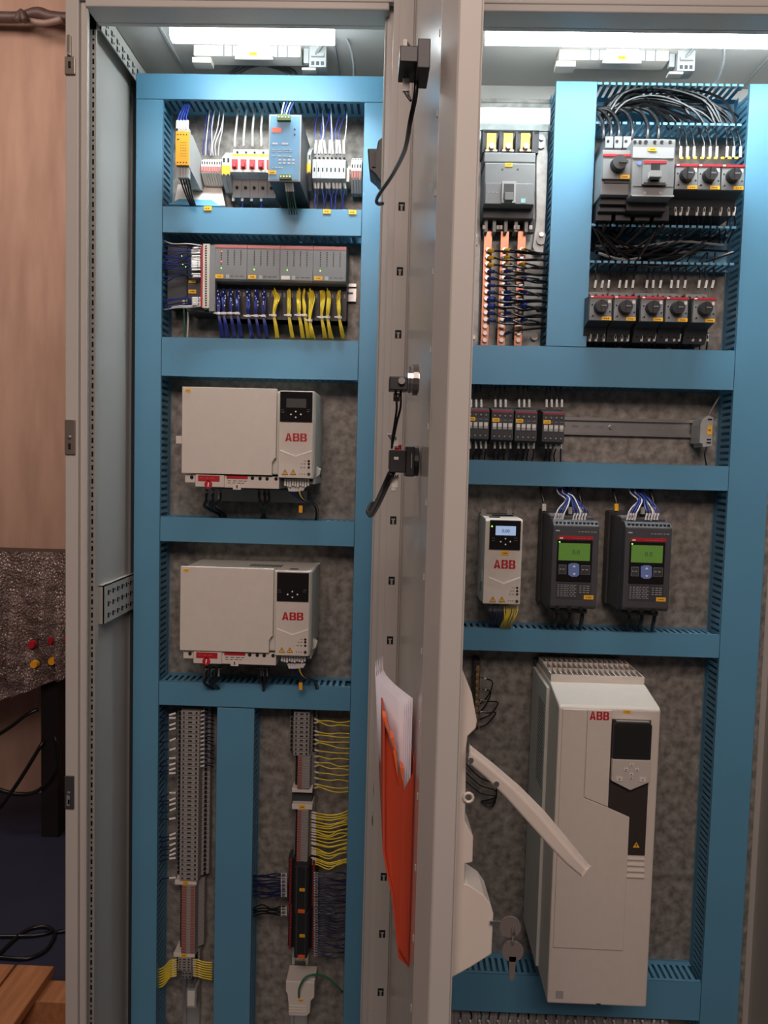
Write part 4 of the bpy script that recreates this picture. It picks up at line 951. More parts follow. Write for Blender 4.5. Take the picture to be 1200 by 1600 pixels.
# ================================================================== MOTOR STARTERS
dinz2 = U(1020, 480, -.05)[1]; dinz1 = U(1100, 275, -.05)[1]
din(xV1 + .004, xR0 - .02, dinz2, 'steel mounting rail behind the row of five motor starters')
din(xV1 + .004, xR0 - .004, dinz1, 'steel mounting rail behind the upper row of motor starters')
def starter(pxc, py0, Y=-.11, label=None):
    # py0 = top of grey face
    x, zt = U(pxc, py0, Y); w = .0425; x0, x1 = x - w / 2, x + w / 2; zb = zt - .044; zc = zt - .020
    t = thing('motor_starter', (x, YM, zb - .032), label, 'motor starter', 'motor starters with black knobs')
    mb = MB(); mb.prismax([(YM, zb - .032), (YM, zt + .017), (Y * .55, zt + .017), (Y * .62, zt + .004), (Y + .006, zt + .001), (Y + .006, zb), (Y * .7, zb - .006), (Y * .6, zb - .032)], x0, x1, DARK, 'X'); mb.build('body', t)
    mb = MB(); mb.box(x0 + .001, x1 - .001, Y, Y + .006, zb, zt - .003, GREY); mb.build('face', t, bevel=.0008)
    mb = MB(); mb.box(x0, x1, Y - .0012, Y + .004, zt - .003, zt + .001, RED); mb.box(x0 + .002, x0 + .007, Y - .0016, Y - .0012, zt - .0022, zt + .0004, CHEV); mb.build('red_strip', t)
    mb = MB(); mb.cyl((x - .001, Y - .014, zc), (x - .001, Y, zc), .0115, BLACK, 18, .0125); mb.prism([(x - .003, zc - .011), (x + .001, zc - .011), (x + .001, zc + .011), (x - .003, zc + .011)], Y - .017, Y - .013, BLACK); mb.box(x - .003, x + .006, Y - .0175, Y - .017, zc - .001, zc + .001, GREY); mb.build('knob', t)
    label_yellow(t, x1 - .019, x1 - .001, zb + .0005, zb + .007, Y - .0012)
    mb = MB()
    for dx, dz_ in ((-.016, .004), (-.014, -.016), (.017, -.008)): mb.cyl((x + dx, Y - .0006, zc + dz_), (x + dx, Y, zc + dz_), .0016, HOLE, 8)
    mb.box(x + .013, x + .018, Y - .0006, Y, zt - .012, zt - .006, WHITE); dashes(mb, x0 + .003, x0 + .010, zb + .006, Y - .0004, .001, INK, 2, .0004)
    mb.build('front_print', t)
    mb = MB()
    mb.box(x0 + .0005, x1 - .0005, Y * .62, Y * .5, zt + .004, zt + .0172, GREY)
    for i in (-1, 0, 1): mb.cyl((x + i * .013, Y * .62 - .0006, zt + .010), (x + i * .013, Y * .62, zt + .010), .003, HOLE, 10)
    mb.build('clamp', t)
    for i in (-1, 0, 1): MB().cyl((x + i * .013, Y * .64 - .0006, zb - .02), (x + i * .013, Y * .60, zb - .02), .003, HOLE, 10).build('screw_hole', t)
    return t
row2 = [939.5, 977.5, 1020, 1058.5, 1101.5]
L2 = ['motor starter with round black knob, nearest the upper trunking column, five-starter row', 'second motor starter from the left in the five-starter row', 'middle motor starter in the five-starter row', 'fourth motor starter from the left in the five-starter row', 'rightmost motor starter in the five-starter row, beside bare plate']
s0 = starter(row2[0], 463, label=L2[0]); X0 = U(row2[0], 463, -.11)
for i in range(1, 5):
    X1 = U(row2[i], 463 + i * .6, -.11); dup(s0, (X1[0] - X0[0], 0, 0), L2[i])
row1 = [1073.5, 1109, 1146]
L1 = ['motor starter with black knob right beside the upper moulded case breaker', 'middle of three motor starters in the upper row', 'motor starter with black knob in the upper row, against the right column']
for i in range(3):
    X1 = U(row1[i], 258, -.11); dup(s0, (X1[0] - X0[0], 0, U(1109, 258, -.11)[1] - X0[1]), L1[i])
rs = random.Random(4)
for i, px in enumerate(row2):
    for k in (-1, 0, 1):
        x = px + k * 10.5
        wire([(x, 452, -.06), (x + 1.5 + J(1.5), 440, -.06), (x + J(2) + 2, 428, -.055), (x + J(5) + 4, 412, -.045), (x + J(9) + 8, 395, -.03)], KWIRE, .0016, 'black wire entering the top of the five-starter row', 'black wires above the five-starter row', 0, taglen=.015, tagr=.0024)
        wire([(x - 6, 520, -.07), (x - 7 + J(2), 532, -.068), (x - 7 + J(2), 550, -.05)], KWIRE, .0016, 'black wire leaving the bottom of the five-starter row', 'black wires below the five-starter row', 0, taglen=.014, tagr=.0024)
for i, px in enumerate(row1):
    for k in (-1, 0, 1):
        x = px + k * 10.5
        wire([(x, 248, -.06), (x + .5, 236, -.06), (x + J(2), 222, -.058), (x - 3 + J(4), 203, -.05), (x - 18 - 8 * rs.random(), 178, -.045), (x - 60 - 40 * rs.random(), 162 + J(5), -.04), (950 + 40 * rs.random(), 168 + J(8), -.035)], KWIRE, .0017, 'black wire arching down to the upper motor starters', 'black wires above the upper motor starters', 0, taglen=.02, tagr=.0026)
        a_ = W(x, 247, -.061); 
        wire([(x - 8, 322, -.07), (x - 9 + J(2), 334, -.07), (x - 10 + J(3), 352, -.055), (x - 16 + J(5), 380, -.035)], KWIRE, .0016, 'black wire leaving the bottom of the upper motor starters', 'black wires below the upper motor starters', 0, taglen=.016, tagr=.0024)
# yellow ferrule row on upper starters
t = thing('marker_strip', W(1110, 247, -.06), 'row of white and yellow wire markers above the upper motor starters', 'marker strip')
for i in range(9):
    p = W(1065 + i * 10.6 - (i // 3) * -.5, 246.5, -.071); MB().box(p.x - .003, p.x + .003, -.071, -.0685, p.z - .002, p.z + .002, YEL).build('marker', t)
# large starter
def bigstarter():
    Y = -.125; t = thing('motor_starter', (W(960, 320, Y).x, YM, U(960, 322, Y)[1]), 'large tall motor starter left of the moulded case breaker', 'motor starter')
    a, b, c, d = R(941, 232, 987, 322, Y)
    mb = MB(); mb.box(a, b, Y + .006, YM, c + .022, d, GREY); mb.box(a + .003, b, Y + .03, YM, c - .0, c + .022, DARK); mb.build('body', t, bevel=.001)
    mb = MB(); q = R(942, 242, 987, 280, Y); mb.box(q[0], q[1], Y, Y + .006, q[2], q[3] - .003, GREY); mb.build('face', t, bevel=.0008)
    MB().box(q[0], q[1], Y - .0012, Y + .004, q[3] - .003, q[3] + .001, RED).build('red_strip', t)
    p = W(965, 258, Y); mb = MB(); mb.cyl((p.x, Y - .016, p.z), (p.x, Y, p.z), .0125, DARK, 18, .014); mb.box(p.x - .002, p.x + .014, Y - .018, Y - .014, p.z - .002, p.z + .002, DARK); mb.build('knob', t)
    plabel(t, 969, 273, 984, 279.5, Y - .0012)
    mb = MB(); mb.pbox(944, 281, 986, 286, Y + .004, DARK, .002); mb.pbox(938, 300, 982, 319, Y + .02, BLACK, back=Y + .03)
    mb.build('auxiliary_contact', t)
    mb = MB()
    for px in (952, 966, 980):
        mb = MB(); mb.pbox(px - 6, 213, px + 6, 231, Y + .03, GREY, back=YM); p = W(px - 2, 221, Y + .03); mb.cyl((p.x, Y + .0294, p.z), (p.x, Y + .03, p.z), .0028, HOLE, 10)
        mb.build('clamp', t)
bigstarter()
def mccb():
    Y = -.135; t = thing('moulded_case_breaker', (W(1021, 307, Y).x, YM, U(1021, 322, Y)[1]), 'dark grey moulded case breaker with red bar and toggle, upper row', 'circuit breaker')
    a, b, c, d = R(987.5, 217, 1054, 307, Y)
    mb = MB(); mb.box(a, b, Y, YM, c, d, GREY); mb.box(a + .002, b - .002, Y + .03, YM, c - .016, c, DARK); mb.build('body', t, bevel=.0015)
    mb = MB(); mb.pbox(989, 230, 1053, 247, Y - .0012, LGREY, .0012); mb.pbox(987.8, 304.5, 1053, 307, Y - .001, LGREY, .001); mb.pbox(989, 291, 1053, 292.2, Y - .0005, INK, .0005); mb.build('cover_band', t)
    mb = MB(); mb.pbox(1004, 250, 1043, 288, Y - .005, GREY, back=Y); mb.pbox(1006, 251, 1042, 255, Y - .0056, RED, .0006); mb.pbox(1017, 255, 1031, 284, Y - .0056, HOLE, .0006); mb.pbox(1016, 266, 1034, 276, Y - .02, LGREY, back=Y - .0056); mb.pbox(1006, 285, 1040, 289, Y - .007, BLACK, .002); mb.build('toggle', t)
    plabel(t, 1013, 230.5, 1026, 236, Y - .0022)
    mb = MB(); p = W(999, 255, Y); mb.cyl((p.x, Y - .0008, p.z), (p.x, Y, p.z), .004, BTN, 12)
    for px in (992, 1000, 1009, 1023, 1034, 1047): p = W(px, 222, Y); mb.cyl((p.x, Y - .0008, p.z), (p.x, Y, p.z), .003 if px != 1009 else .0035, HOLE, 10)
    for px in (1007, 1032): p = W(px, 302, Y); mb.cyl((p.x, Y - .001, p.z), (p.x, Y, p.z), .003, LGREY, 10)
    mb.build('screw', t)
mccb()
for px, tx in ((942, 936), (954, 940), (966, 945), (987, 965), (1011, 990), (1028, 1020)):
    wire([(px, 219, -.09), (px + 1, 205, -.088), (px - 2, 188, -.075), (px - 16, 172, -.06), (tx - 32, 168, -.045)], KWIRE, .0034, 'thick black cable entering the top of the upper left breakers', 'thick black cables above the upper breakers')
# loose arcs of cables inside the open trunking
rs = random.Random(9)
for k in range(26):
    y0 = 150 + rs.uniform(-10, 30); x0 = 936 + rs.uniform(0, 20); x1 = 1040 + rs.uniform(0, 125); ym = 158 + rs.uniform(-22, 14)
    Yk = -.022 - .045 * rs.random()
    wire([(x0, y0 + 22, Yk), (x0 + 30, ym + 4, Yk), ((x0 + x1) / 2, ym - 2 + rs.uniform(-4, 4), Yk), (x1 - 26, ym + 14, Yk), (x1, 196 + rs.uniform(-5, 12), Yk)], KWIRE, .0017 + .0008 * rs.random(), 'black cable curving through the open top trunking', 'black cables in the open top trunking')
for k in range(34):
    x0 = 925 + rs.uniform(0, 30); y0 = 350 + rs.uniform(-6, 60); x1 = 1000 + rs.uniform(0, 150); y1 = 355 + rs.uniform(0, 50); ym = 385 + rs.uniform(0, 30)
    Yk = -.015 - .052 * rs.random()
    wire([(x0, y0, Yk), ((x0 * 2 + x1) / 3, ym, Yk), ((x0 + 2 * x1) / 3, ym + rs.uniform(-8, 4), Yk), (x1, y1, Yk)], KWIRE if k % 7 else GREY, .0015 + .0014 * rs.random(), 'dark cable tangled in the open middle trunking', 'dark cables in the open middle trunking')
t = thing('power_contactor', W(975, 350, -.06), 'black power terminals below the large upper starter', 'contactor')
for k in range(4):
    mb = MB(); mb.pbox(932 + k * 30, 322, 956 + k * 30, 345, -.085, BLACK, back=-.03); mb.build('terminal_cover', t, bevel=.001)
    wire([(944 + k * 30, 345, -.07), (944 + k * 30, 356, -.07), (938 + k * 26, 372, -.055), (925 + k * 20, 392, -.04)], KWIRE, .004, 'thick black cable below the black power terminals', 'thick black cables below the power terminals')
# ================================================================== CONTACTORS
zr3 = U(990, 668, -.004)[1]
din(.105, U(1104, 668, -.004)[0], zr3, 'bare steel mounting rail right of the four small contactors')
def contactor(pxc):
    Y = -.09; a, b, c, d = R(pxc - 17, 638, pxc + 17, 687, Y); w, h = b - a, d - c; x = (a + b) / 2
    t = thing('contactor', (x, YM, c), 'small black contactor with yellow label', 'contactor', 'small black contactors')
    mb = MB(); mb.prismax([(YM, c - .004), (YM, d + .006), (Y * .6, d + .006), (Y + .01, d), (Y, d - .002), (Y, c + .002), (Y + .01, c), (Y * .6, c - .004)], a, b, DARK, 'X'); mb.build('body', t)
    MB().box(a + .001, b - .001, Y - .0008, Y + .003, d - .006, d - .0022, mat('contactor_red', '8E2A38', .5)).build('red_strip', t)
    label_yellow(t, a + w * .03, a + w * .36, c + h * .60, c + h * .72, Y - .001)
    mb = MB()
    for i in range(4):
        for z in (.80, .14): q = a + w * (.14 + .24 * i); mq = MB(); mq.cyl((q, Y - .0008, c + h * z), (q, Y, c + h * z), .0035, BLACK, 10); mq.cyl((q, Y - .0012, c + h * z), (q, Y - .0008, c + h * z), .002, GREY, 8); mq.build('screw', t)
        if i: q = a + w * (.14 + .24 * i); mb.box(q - .003, q + .003, Y - .0006, Y, c + h * .65, c + h * .67, GREY)
    mb.build('front_print', t)
    for i in range(4): mb = MB(); q = a + w * (.14 + .24 * i); mb.box(q - .0035, q + .0035, Y - .002, Y, c + h * .36, c + h * .56, LGREY); mb.box(q - .0035, q + .0035, Y - .0024, Y - .002, c + h * .44, c + h * .56, WHITE); mb.build('indicator', t)
    return t
cp = contactor(747); X0 = U(747, 660, -.09)[0]
cl = ['small black contactor with yellow label, nearest the open door', 'small black contactor, second from the open door', 'small black contactor, third from the open door', 'small black contactor at the end of the group, beside the bare rail']
cp['label'] = cl[0]
for i, px in enumerate((785, 822, 865)): dup(cp, (U(px, 660, -.09)[0] - X0, 0, -.0008 * (i + 1)), cl[i + 1])
for i, px in enumerate((747, 785, 822, 865)):
    for k in range(4):
        x = px - 12 + k * 8
        if k < (3 if i < 3 else 4) or i == 3: wire([(x + 1, 638, -.065), (x + 1, 626, -.066), (x + J(1.5), 612, -.058), (x + J(3), 598, -.045)], KWIRE, .0015, 'black wire entering a small contactor from above', 'black wires above the small contactors', 0, taglen=.015, tagr=.0023)
        wire([(x, 688, -.065), (x + J(1), 700, -.066), (x - 2 + J(2), 712, -.06), (x - 3 + J(3), 726, -.045)], (KWIRE, KWIRE, KWIRE, DWIRE)[k], .0015, 'dark wire leaving a small contactor downwards', 'dark wires below the small contactors', 0, taglen=.014, tagr=.0023)
a, b, c, d = R(1094, 649, 1116, 699, -.055)
t = thing('rail_socket', ((a + b) / 2, YM, c), 'grey rail-mounted terminal socket at the right end of the bare rail', 'socket'); w, h = b - a, d - c
MB().prism([(a, c + h * .12), (a + w * .2, c + h * .12), (a + w * .25, c), (b - w * .1, c + h * .04), (b - w * .1, d - h * .06), (a + w * .55, d), (a + w * .1, d - h * .12), (a, d - h * .3)], -.055, YM, LGREY).build('body', t, bevel=.001)
label_yellow(t, a + w * .5, a + w * .8, c + h * .4, c + h * .68, -.0562)
mb = MB()
for z in (.12, .22, .85): mb.box(a + w * .5, a + w * .8, -.0556, -.055, c + h * z, c + h * z + .003, HOLE)
mb.build('slot', t)
wire([(1107, 651, -.05), (1112, 640, -.05), (1124, 620, -.04)], GREY, .0015, 'thin grey wire above the rail socket'); wire([(1104, 699, -.05), (1101, 710, -.05), (1104, 728, -.04)], KWIRE, .0015, 'thin black wire below the rail socket')
# ================================================================== SMALL DRIVE
def small_drive():
    Y = -.125; x0, x1, z0, z1 = R(756.5, 811, 815, 944, Y)
    t = thing('small_drive', ((x0 + x1) / 2, 0, z0), 'small narrow beige drive with lit blue screen', 'drive')
    h = z1 - z0
    mb = MB(); mb.prismax([(Y, z0), (Y, z1 - .004), (Y + .006, z1), (-.005, z1 + .002), (-.005, z0 - .004), (Y + .05, z0 - .004), (Y + .04, z0)], x0, x1, DRIVE, 'X'); mb.build('body', t, bevel=.0015)
    mb = MB(); q = R(769, 815, 815, 861, Y - .003); mb.pbox(765, 813, 813.5, 859, Y - .003, SCRB, back=Y); mb.build('keypad', t, bevel=.0008)
    mb = MB(); mb.pbox(774.5, 822, 806, 836.5, Y - .0036, LCDB, .0006); mb.build('screen', t)
    mb = MB(); p = W(790.5, 832, Y - .0040); text_into(mb, '0.00', p.x, p.y, p.z, .0085, INK, .0001); mb.build('screen_digits', t)
    mb = MB()
    for px, py in ((789.5, 841.5), (789.5, 850.5), (782, 846), (797, 846)): p = W(px, py, Y); s = .0018; mb.prism([(p.x - s, p.z), (p.x, p.z - s), (p.x + s, p.z), (p.x, p.z + s)], Y - .0036, Y - .003, CHEV)
    for px, py in ((771, 841), (771, 845), (806, 841), (806, 845)): p = W(px, py, Y); dashes(mb, p.x - .003, p.x + .003, p.z, Y - .0034, .0009, GREY, 2, .0004)
    mb.build('keypad_buttons', t)
    mb = MB(); p = W(768.5, 822, Y); mb.cyl((p.x, Y - .004, p.z), (p.x, Y - .003, p.z), .0014, LEDG, 8); mb.build('status_light', t)
    plabel(t, 783, 861, 795, 867.5, Y - .001)
    mb = MB(); q = R(772, 875, 805.5, 888.5, Y - .0008); abb(mb, *q, Y - .0008); mb.build('logo', t)['label'] = 'red ABB logo'
    mb = MB(); L_, M_, R_ = W(764, 901, Y), W(787.5, 911, Y), W(812.5, 901.5, Y); h_ = .0026
    mb.prism([(L_.x, L_.z - h_), (M_.x, M_.z - h_), (R_.x, R_.z - h_), (R_.x, R_.z), (M_.x, M_.z), (L_.x, L_.z)], Y - .0008, Y, CHEV); mb.build('chevron', t)
    mb = MB()
    for py, w_ in ((918.5, 5), (923.5, 9), (928.5, 11)): p = W(808, py, Y); mb.cyl((p.x, Y - .0008, p.z), (p.x, Y, p.z), .0022, HOLE, 10); dashes(mb, p.x - .004 - w_ * .001, p.x - .004, p.z - .0008, Y - .0004, .0012, VOL, 2, .0004)
    p = W(807.5, 939.5, Y); mb.cyl((p.x, Y - .001, p.z), (p.x, Y, p.z), .003, DARK, 10); dashes(mb, p.x - .017, p.x - .005, p.z, Y - .0004, .001, VOL, 3, .0004)
    for px in (770, 784): q = W(px, 937, Y); triangle(mb, q.x, q.z, .0062, Y - .0006)
    mb.build('front_print', t)
    mb = MB(); mb.box(x0 - .0008, x0, Y + .03, Y + .05, z0 + .018, z0 + .035, GREY); mb.box(x0 - .0015, x0, Y + .02, Y + .035, z0 + .04, z0 + .06, DRIVES); mb.build('side_clip', t)
    mb = MB(); mb.box(x0 + .004, x0 + .014, -.006, -.001, z1 - .004, z1 + .012, GALVB); mb.box(x1 - .014, x1 - .004, -.006, -.001, z1 - .004, z1 + .012, GALVB); mb.box(x0, x1, -.004, -.001, z1 - .01, z1 + .004, DARK); mb.box(x0 + .01, x0 + .03, -.10, -.09, z1 + .0005, z1 + .0028, DARK)
    for k in range(12): mb.box(x0 + .022 + k * .0035, x0 + .024 + k * .0035, -.06, -.03, z1 + .002, z1 + .0028, HOLE)
    mb.build('mounting_lug', t)
small_drive()
rs = random.Random(2)
for k in range(14):
    px = 764 + k * 3.4; y_ = k > 6
    wire([(px, 946, -.10), (px + rs.uniform(-1, 1), 956, -.105), (px + rs.uniform(-3, 1) - (k - 6) * .6, 968, -.10), (px - (k - 5) * .8 - 4, 979, -.078 if y_ else -.06), (px - (k - 5) * .8 - 6, 990, -.03)], YWIRE if y_ else DWIRE, .0013, ('yellow' if y_ else 'dark') + ' thin wire under the small beige drive', ('yellow' if y_ else 'dark') + ' wires under the small beige drive', 0, taglen=.009, tagr=.0016)
# ================================================================== SOFT STARTERS
def soft():
    Y = -.135; x0, x1, z0, z1 = R(862, 813, 934.5, 952, Y)
    t = thing('soft_starter', ((x0 + x1) / 2, 0, z0), 'dark grey soft starter', 'soft starter', 'dark soft starters with green screens'); w, h = x1 - x0, z1 - z0
    MBd = mat('soft_starter_grey', '45464A', .5, var=.04)
    mb = MB(); mb.box(x0 - .004, x1 + .004, -.03, -.003, z0 - .006, z1 + .014, DARK)
    mb.box(x0, x1 - .003, Y + .03, -.03, z0 - .004, z1 + .006, MBd); mb.prismax([(Y, z0 + .006), (Y, z1 - .010), (Y + .012, z1), (Y + .03, z1), (Y + .03, z0), (Y + .006, z0)], x0, x1, MBd, 'X'); mb.build('body', t, bevel=.002)
    mb = MB(); 
    for k in range(11): q = x0 + w * (.06 + .085 * k); mb.box(q, q + .004, Y + .003, Y + .0095, z1 - .008, z1 - .0035, HOLE)
    dashes(mb, x0 + w * .06, x0 + w * .22, z1 - .021, Y - .0004, .0022, INKL, 1, .0004); dashes(mb, x0 + w * .55, x0 + w * .95, z1 - .0215, Y - .0004, .001, INKL, 6, .0004)
    mb.build('terminal_row', t)
    mb = MB(); mb.pbox(872, 838, 927, 843, Y - .0012, RED, .0012); p = W(877, 841, Y); mb.box(p.x - .003, p.x + .003, Y - .0016, Y - .0012, p.z - .0006, p.z + .0018, CHEV); dashes(mb, W(895, 841, Y).x, W(924, 841, Y).x, p.z, Y - .0015, .001, PRED, 5, .0003); mb.build('red_strip', t)
    mb = MB(); mb.pbox(870, 844, 925, 909, Y - .002, SCRB, back=Y); mb.build('panel', t, bevel=.0006)
    mb = MB(); mb.pbox(873, 849, 922, 876, Y - .0026, LCDG, .0006); mb.build('screen', t)
    mb = MB(); p = W(900, 866, Y - .0030); text_into(mb, '0.0', p.x, p.y, p.z, .012, mat('lcd_digits', '33502A', .6, var=0), 0); mb.build('screen_digits', t)
    mb = MB(); mb.prism([U(x, y, Y - .003) for x, y in ((888, 882), (893, 880), (901, 880), (905, 882), (905, 898), (901, 901), (893, 901), (888, 898))], Y - .0035, Y - .002, BTN)
    for py, s in ((885, 1), (896, -1)): p = W(896.5, py, Y); mb.prism([(p.x - .003, p.z - s * .001), (p.x + .003, p.z - s * .001), (p.x, p.z + s * .003)], Y - .0039, Y - .0035, CHEV)
    mb.build('arrow_button', t)
    for q in ((873, 882.5, 885, 897), (907.5, 883.5, 922, 898)):
        mb = MB(); mb.pbox(*q, Y - .003, GREY, .001); a_, b_, c_, d_ = R(*q, Y - .003); mb.box(a_ + .0007, b_ - .0007, Y - .0034, Y - .003, c_ + .0007, d_ - .0007, DARK); dashes(mb, a_ + .002, b_ - .002, (c_ + d_) / 2, Y - .0037, .0014, INKL, 2, .0003); mb.build('button', t)
    mb = MB(); p = W(874, 846.5, Y); mb.cyl((p.x, Y - .0032, p.z), (p.x, Y - .002, p.z), .0012, LEDG, 8); mb.build('status_light', t)
    mb = MB(); mb.pbox(869, 911, 924, 936, Y - .0006, DARK, .0006)
    p0, p1 = W(871, 914, Y), W(921, 934, Y)
    for k in range(7): dashes(mb, p0.x, p0.x + (p1.x - p0.x) * (.55 if k % 2 else .6), p0.z - k * .0034, Y - .0009, .0009, INKL, 6, .0003); 
    for k in range(4): dashes(mb, p0.x + (p1.x - p0.x) * .68, p1.x, p0.z - .001 - k * .004, Y - .0009, .0011, INKL, 3, .0003)
    mb.build('rating_label', t)
    label_yellow(t, *R(912, 930, 927, 936.5, Y - .001), Y - .0016)
    mb = MB(); mb.box(x0 + .006, x1 - .012, Y + .02, -.03, z0 - .011, z0 - .004, BLACK)
    for k in range(3): q = x0 + .014 + k * .022; mb.cyl((q, Y + .0, z0 + .001), (q, Y + .02, z0 + .001), .004, HOLE, 8)
    mb.build('power_terminals', t)
    mb = MB(); mb.box(x0 + .0, x0 + .018, Y + .04, Y + .06, z1 + .006, z1 + .009, GALVB); mb.box(x0 + .05, x0 + .07, Y + .04, Y + .08, z1 + .006, z1 + .012, DARK); mb.build('top_bracket', t)
    return t
ss1 = soft(); ss1['label'] = 'dark soft starter with green screen, nearer the small beige drive'
dxs = U(975, 880, -.135)[0] - U(862, 876, -.135)[0]
ss2 = dup(ss1, (dxs, 0, 0), 'dark soft starter with green screen, nearer the right column')
for j, o_ in enumerate((0, 113)):
    nm = ('left', 'right')[j]
    for k in range(9):
        m = BWIRE if k % 3 else WWIRE
        px = (866 + k * 4 if k < 4 else 895 + (k - 4) * 4.5) + o_
        wire([(px, 814, -.118), (px + 3, 803, -.118), (px + (8 if k < 4 else 0), 793, -.11), (884 + o_ + k * 2, 779 + J(3), -.085), (872 + o_ + k * 2.5, 770, -.06), (870 + o_ + k * 3, 758, -.045)], m, .0014, 'thin wire entering the top of the %s soft starter' % nm, 'thin wires on top of the %s soft starter' % nm, 0, taglen=.013, tagr=.0020)
    for k, (px, pb) in enumerate(((856, 852), (896, 893), (902, 910))):
        wire([(pb + o_ - 2, 800 if k == 0 else 805, -.07), (pb + o_ - 2, 785, -.068), (pb + o_ - 6, 770, -.06), (pb + o_ - 8, 755, -.04)], KWIRE, .0032, 'thick black cable above the %s soft starter' % nm, 'thick cables above the %s soft starter' % nm, 0, (WHITE if j == 0 else (YEL, WHITE, WHITE)[k]), .014, tagr=.0042)
        wire([(870 + k * 20 + o_, 958, -.095), (869 + k * 20 + o_, 968, -.095), (867 + k * 20 + o_, 978, -.075), (865 + k * 20 + o_, 992, -.03)], KWIRE, .0038, 'thick black cable below the %s soft starter' % nm, 'thick cables below the %s soft starter' % nm, 0, LGREY, .008, tagr=.0044)
# ================================================================== TALL DRIVE
def tall_drive():
    Y = -.245
    t = thing('tall_drive', (W(940, 1570, Y).x, 0, U(935, 1571, Y)[1]), 'tall beige floor-height drive with keypad on a dark strip', 'drive')
    t['label'] = 'tall beige wall drive with dark keypad strip at lower right'
    x0 = (U(875, 1102, Y)[0] + U(853.6, 1568, Y)[0]) / 2; x1 = (U(1032, 1108, Y)[0] + U(1011, 1572, Y)[0]) / 2
    z0 = U(935, 1571, Y)[1]; z1 = U(955, 1104, Y)[1]
    zt = U(920, 1042, -.02)[1]
    Yv = Y + .085; zs = z1 + (zt - z1) * .75
    zv = U(925, 1068, Yv)[1]
    mb = MB(); mb.prismax([(Y, z0), (Y, z1 - .004), (Y + .006, z1), (Yv, zv), (-.015, zv), (-.015, z0 + .0), ], x0, x1, DRIVE, 'X'); mb.build('body', t, bevel=.003)
    # side panel darker, slightly recessed wings
    mb = MB(); mb.box(x0 - .006, x0, -.16, -.012, z0 + .01, zv - .01, DRIVES)
    mb.build('side_panel', t, bevel=.001)
    mb = MB()
    for k in range(22): z = zv - .05 - k * .0075; mb.box(x0 - .0066, x0 - .006, -.15, -.09, z, z + .0035, GREY)
    mb.build('side_vent', t)
    # top grille : open lattice
    mb = MB(); n = 17; w = (x1 - x0 - .006) / n; zb, zc = zv + .0003, zv + .014
    for k in range(n + 1): mb.box(x0 + .002 + k * w, x0 + .004 + k * w, Yv + .004, -.025, zb, zc, DRIVE)
    for y in (Yv + .003, Yv + .05, Yv + .095, -.027): mb.box(x0 + .002, x1 - .002, y, y + .0025, zb, zc, DRIVE)
    mb.box(x0 + .004, x1 - .004, Yv + .006, -.027, zb - .0002, zb, HOLE)
    mb.build('top_grille', t)
    mb = MB(); mb.box(x0 - .004, x1 + .004, -.014, -.004, zv - .01, U(920, 1030, 0)[1], DARK); p = W(845, 1026, -.014); mb.cyl((p.x, -.02, p.z), (p.x, -.014, p.z), .005, BLACK, 8); p = W(958, 1029, -.014); mb.cyl((p.x, -.02, p.z), (p.x, -.014, p.z), .005, BLACK, 8); mb.build('mounting_plate', t)
    # front covers
    Yc = Y - .003
    def PX(px, py): return U(px, py, Yc)
    # lower left cover : polygon with slanted upper edge
    C = [PX(880, 1112), PX(914, 1104), PX(913, 1247), PX(981, 1278), PX(974, 1485), PX(871, 1478)]
    xl = x0 + .006; xs_ = U(915, 1180, Yc)[0]; xr_ = U(979, 1380, Yc)[0]
    C = [(xl, z1 - .006), (xs_, z1 - .006), (xs_, U(914, 1247, Yc)[1]), (xr_, U(980, 1276, Yc)[1]), (xr_, U(975, 1486, Yc)[1]), (xl, U(872, 1481, Yc)[1])]
    MB().prism(C, Yc, Y, DRIVE).build('lower_cover', t, bevel=.0012)
    xk0 = xs_ + .001; xk1 = x1 - .002
    zk = U(948, 1262, Yc)[1]
    xd0 = (U(957, 1130, Yc)[0] + U(950, 1265, Yc)[0]) / 2
    MB().prism([(xk0, U(914, 1246, Yc)[1]), (xk0, z1 - .006), (xd0 - .0005, z1 - .006), (xd0 - .0005, zk + .001)], Yc, Y, DRIVE).build('upper_cover', t, bevel=.001)
    # dark strip with keypad
    xd1 = (U(1017, 1130, Yc)[0] + U(1008, 1335, Yc)[0]) / 2
    zd1 = U(987, 1125, Yc)[1]; zd0 = U(995, 1336, Yc)[1]
    MB().prism([(xd0, zk + .001), (xd0, zd1), (xd1, zd1), (xd1, zd0), (xr_ + .0006, zd0), (xr_ + .0006, U(981, 1277, Yc)[1])], Yc, Y, mat('panel_brown_black', '37322F', .45, var=.03)).build('dark_strip', t)
    kx0, kx1 = xd0 + .001, xd1 - .0005
    ztop = U(987, 1127, Yc)[1]; zmid = U(987, 1184, Yc)[1]; zlow = U(983, 1230, Yc)[1]; zlow2 = U(983, 1218, Yc)[1]
    mb = MB(); mb.prism([(kx0, zmid), (kx0, ztop - .004), (kx0 + .004, ztop), (kx1 - .004, ztop), (kx1, ztop - .004), (kx1, zmid)], Yc - .008, Yc, BLACK); mb.build('keypad_bezel', t, bevel=.001)
    MB().box(kx0 + .004, kx1 - .004, Yc - .0086, Yc - .008, zmid + .008, ztop - .006, mat('screen_dim', '2A2C2B', .15, var=0)).build('screen', t)
    MB().box(kx0 + .004, kx1 - .004, Yc - .009, Yc, ztop + .0005, ztop + .002, STEEL).build('trim', t)
    kg = mat('keypad_silver', 'C2BEB6', .4, 0, var=.03)
    mb = MB(); xm = (kx0 + kx1) / 2; mb.prism([(kx0, zmid - .0005), (kx1, zmid - .0005), (kx1, zlow2), (xm, zlow - .002), (kx0, zlow2)], Yc - .009, Yc, kg); mb.build('keypad', t, bevel=.0012)
    zc_ = (zmid + zlow2) / 2 + .002
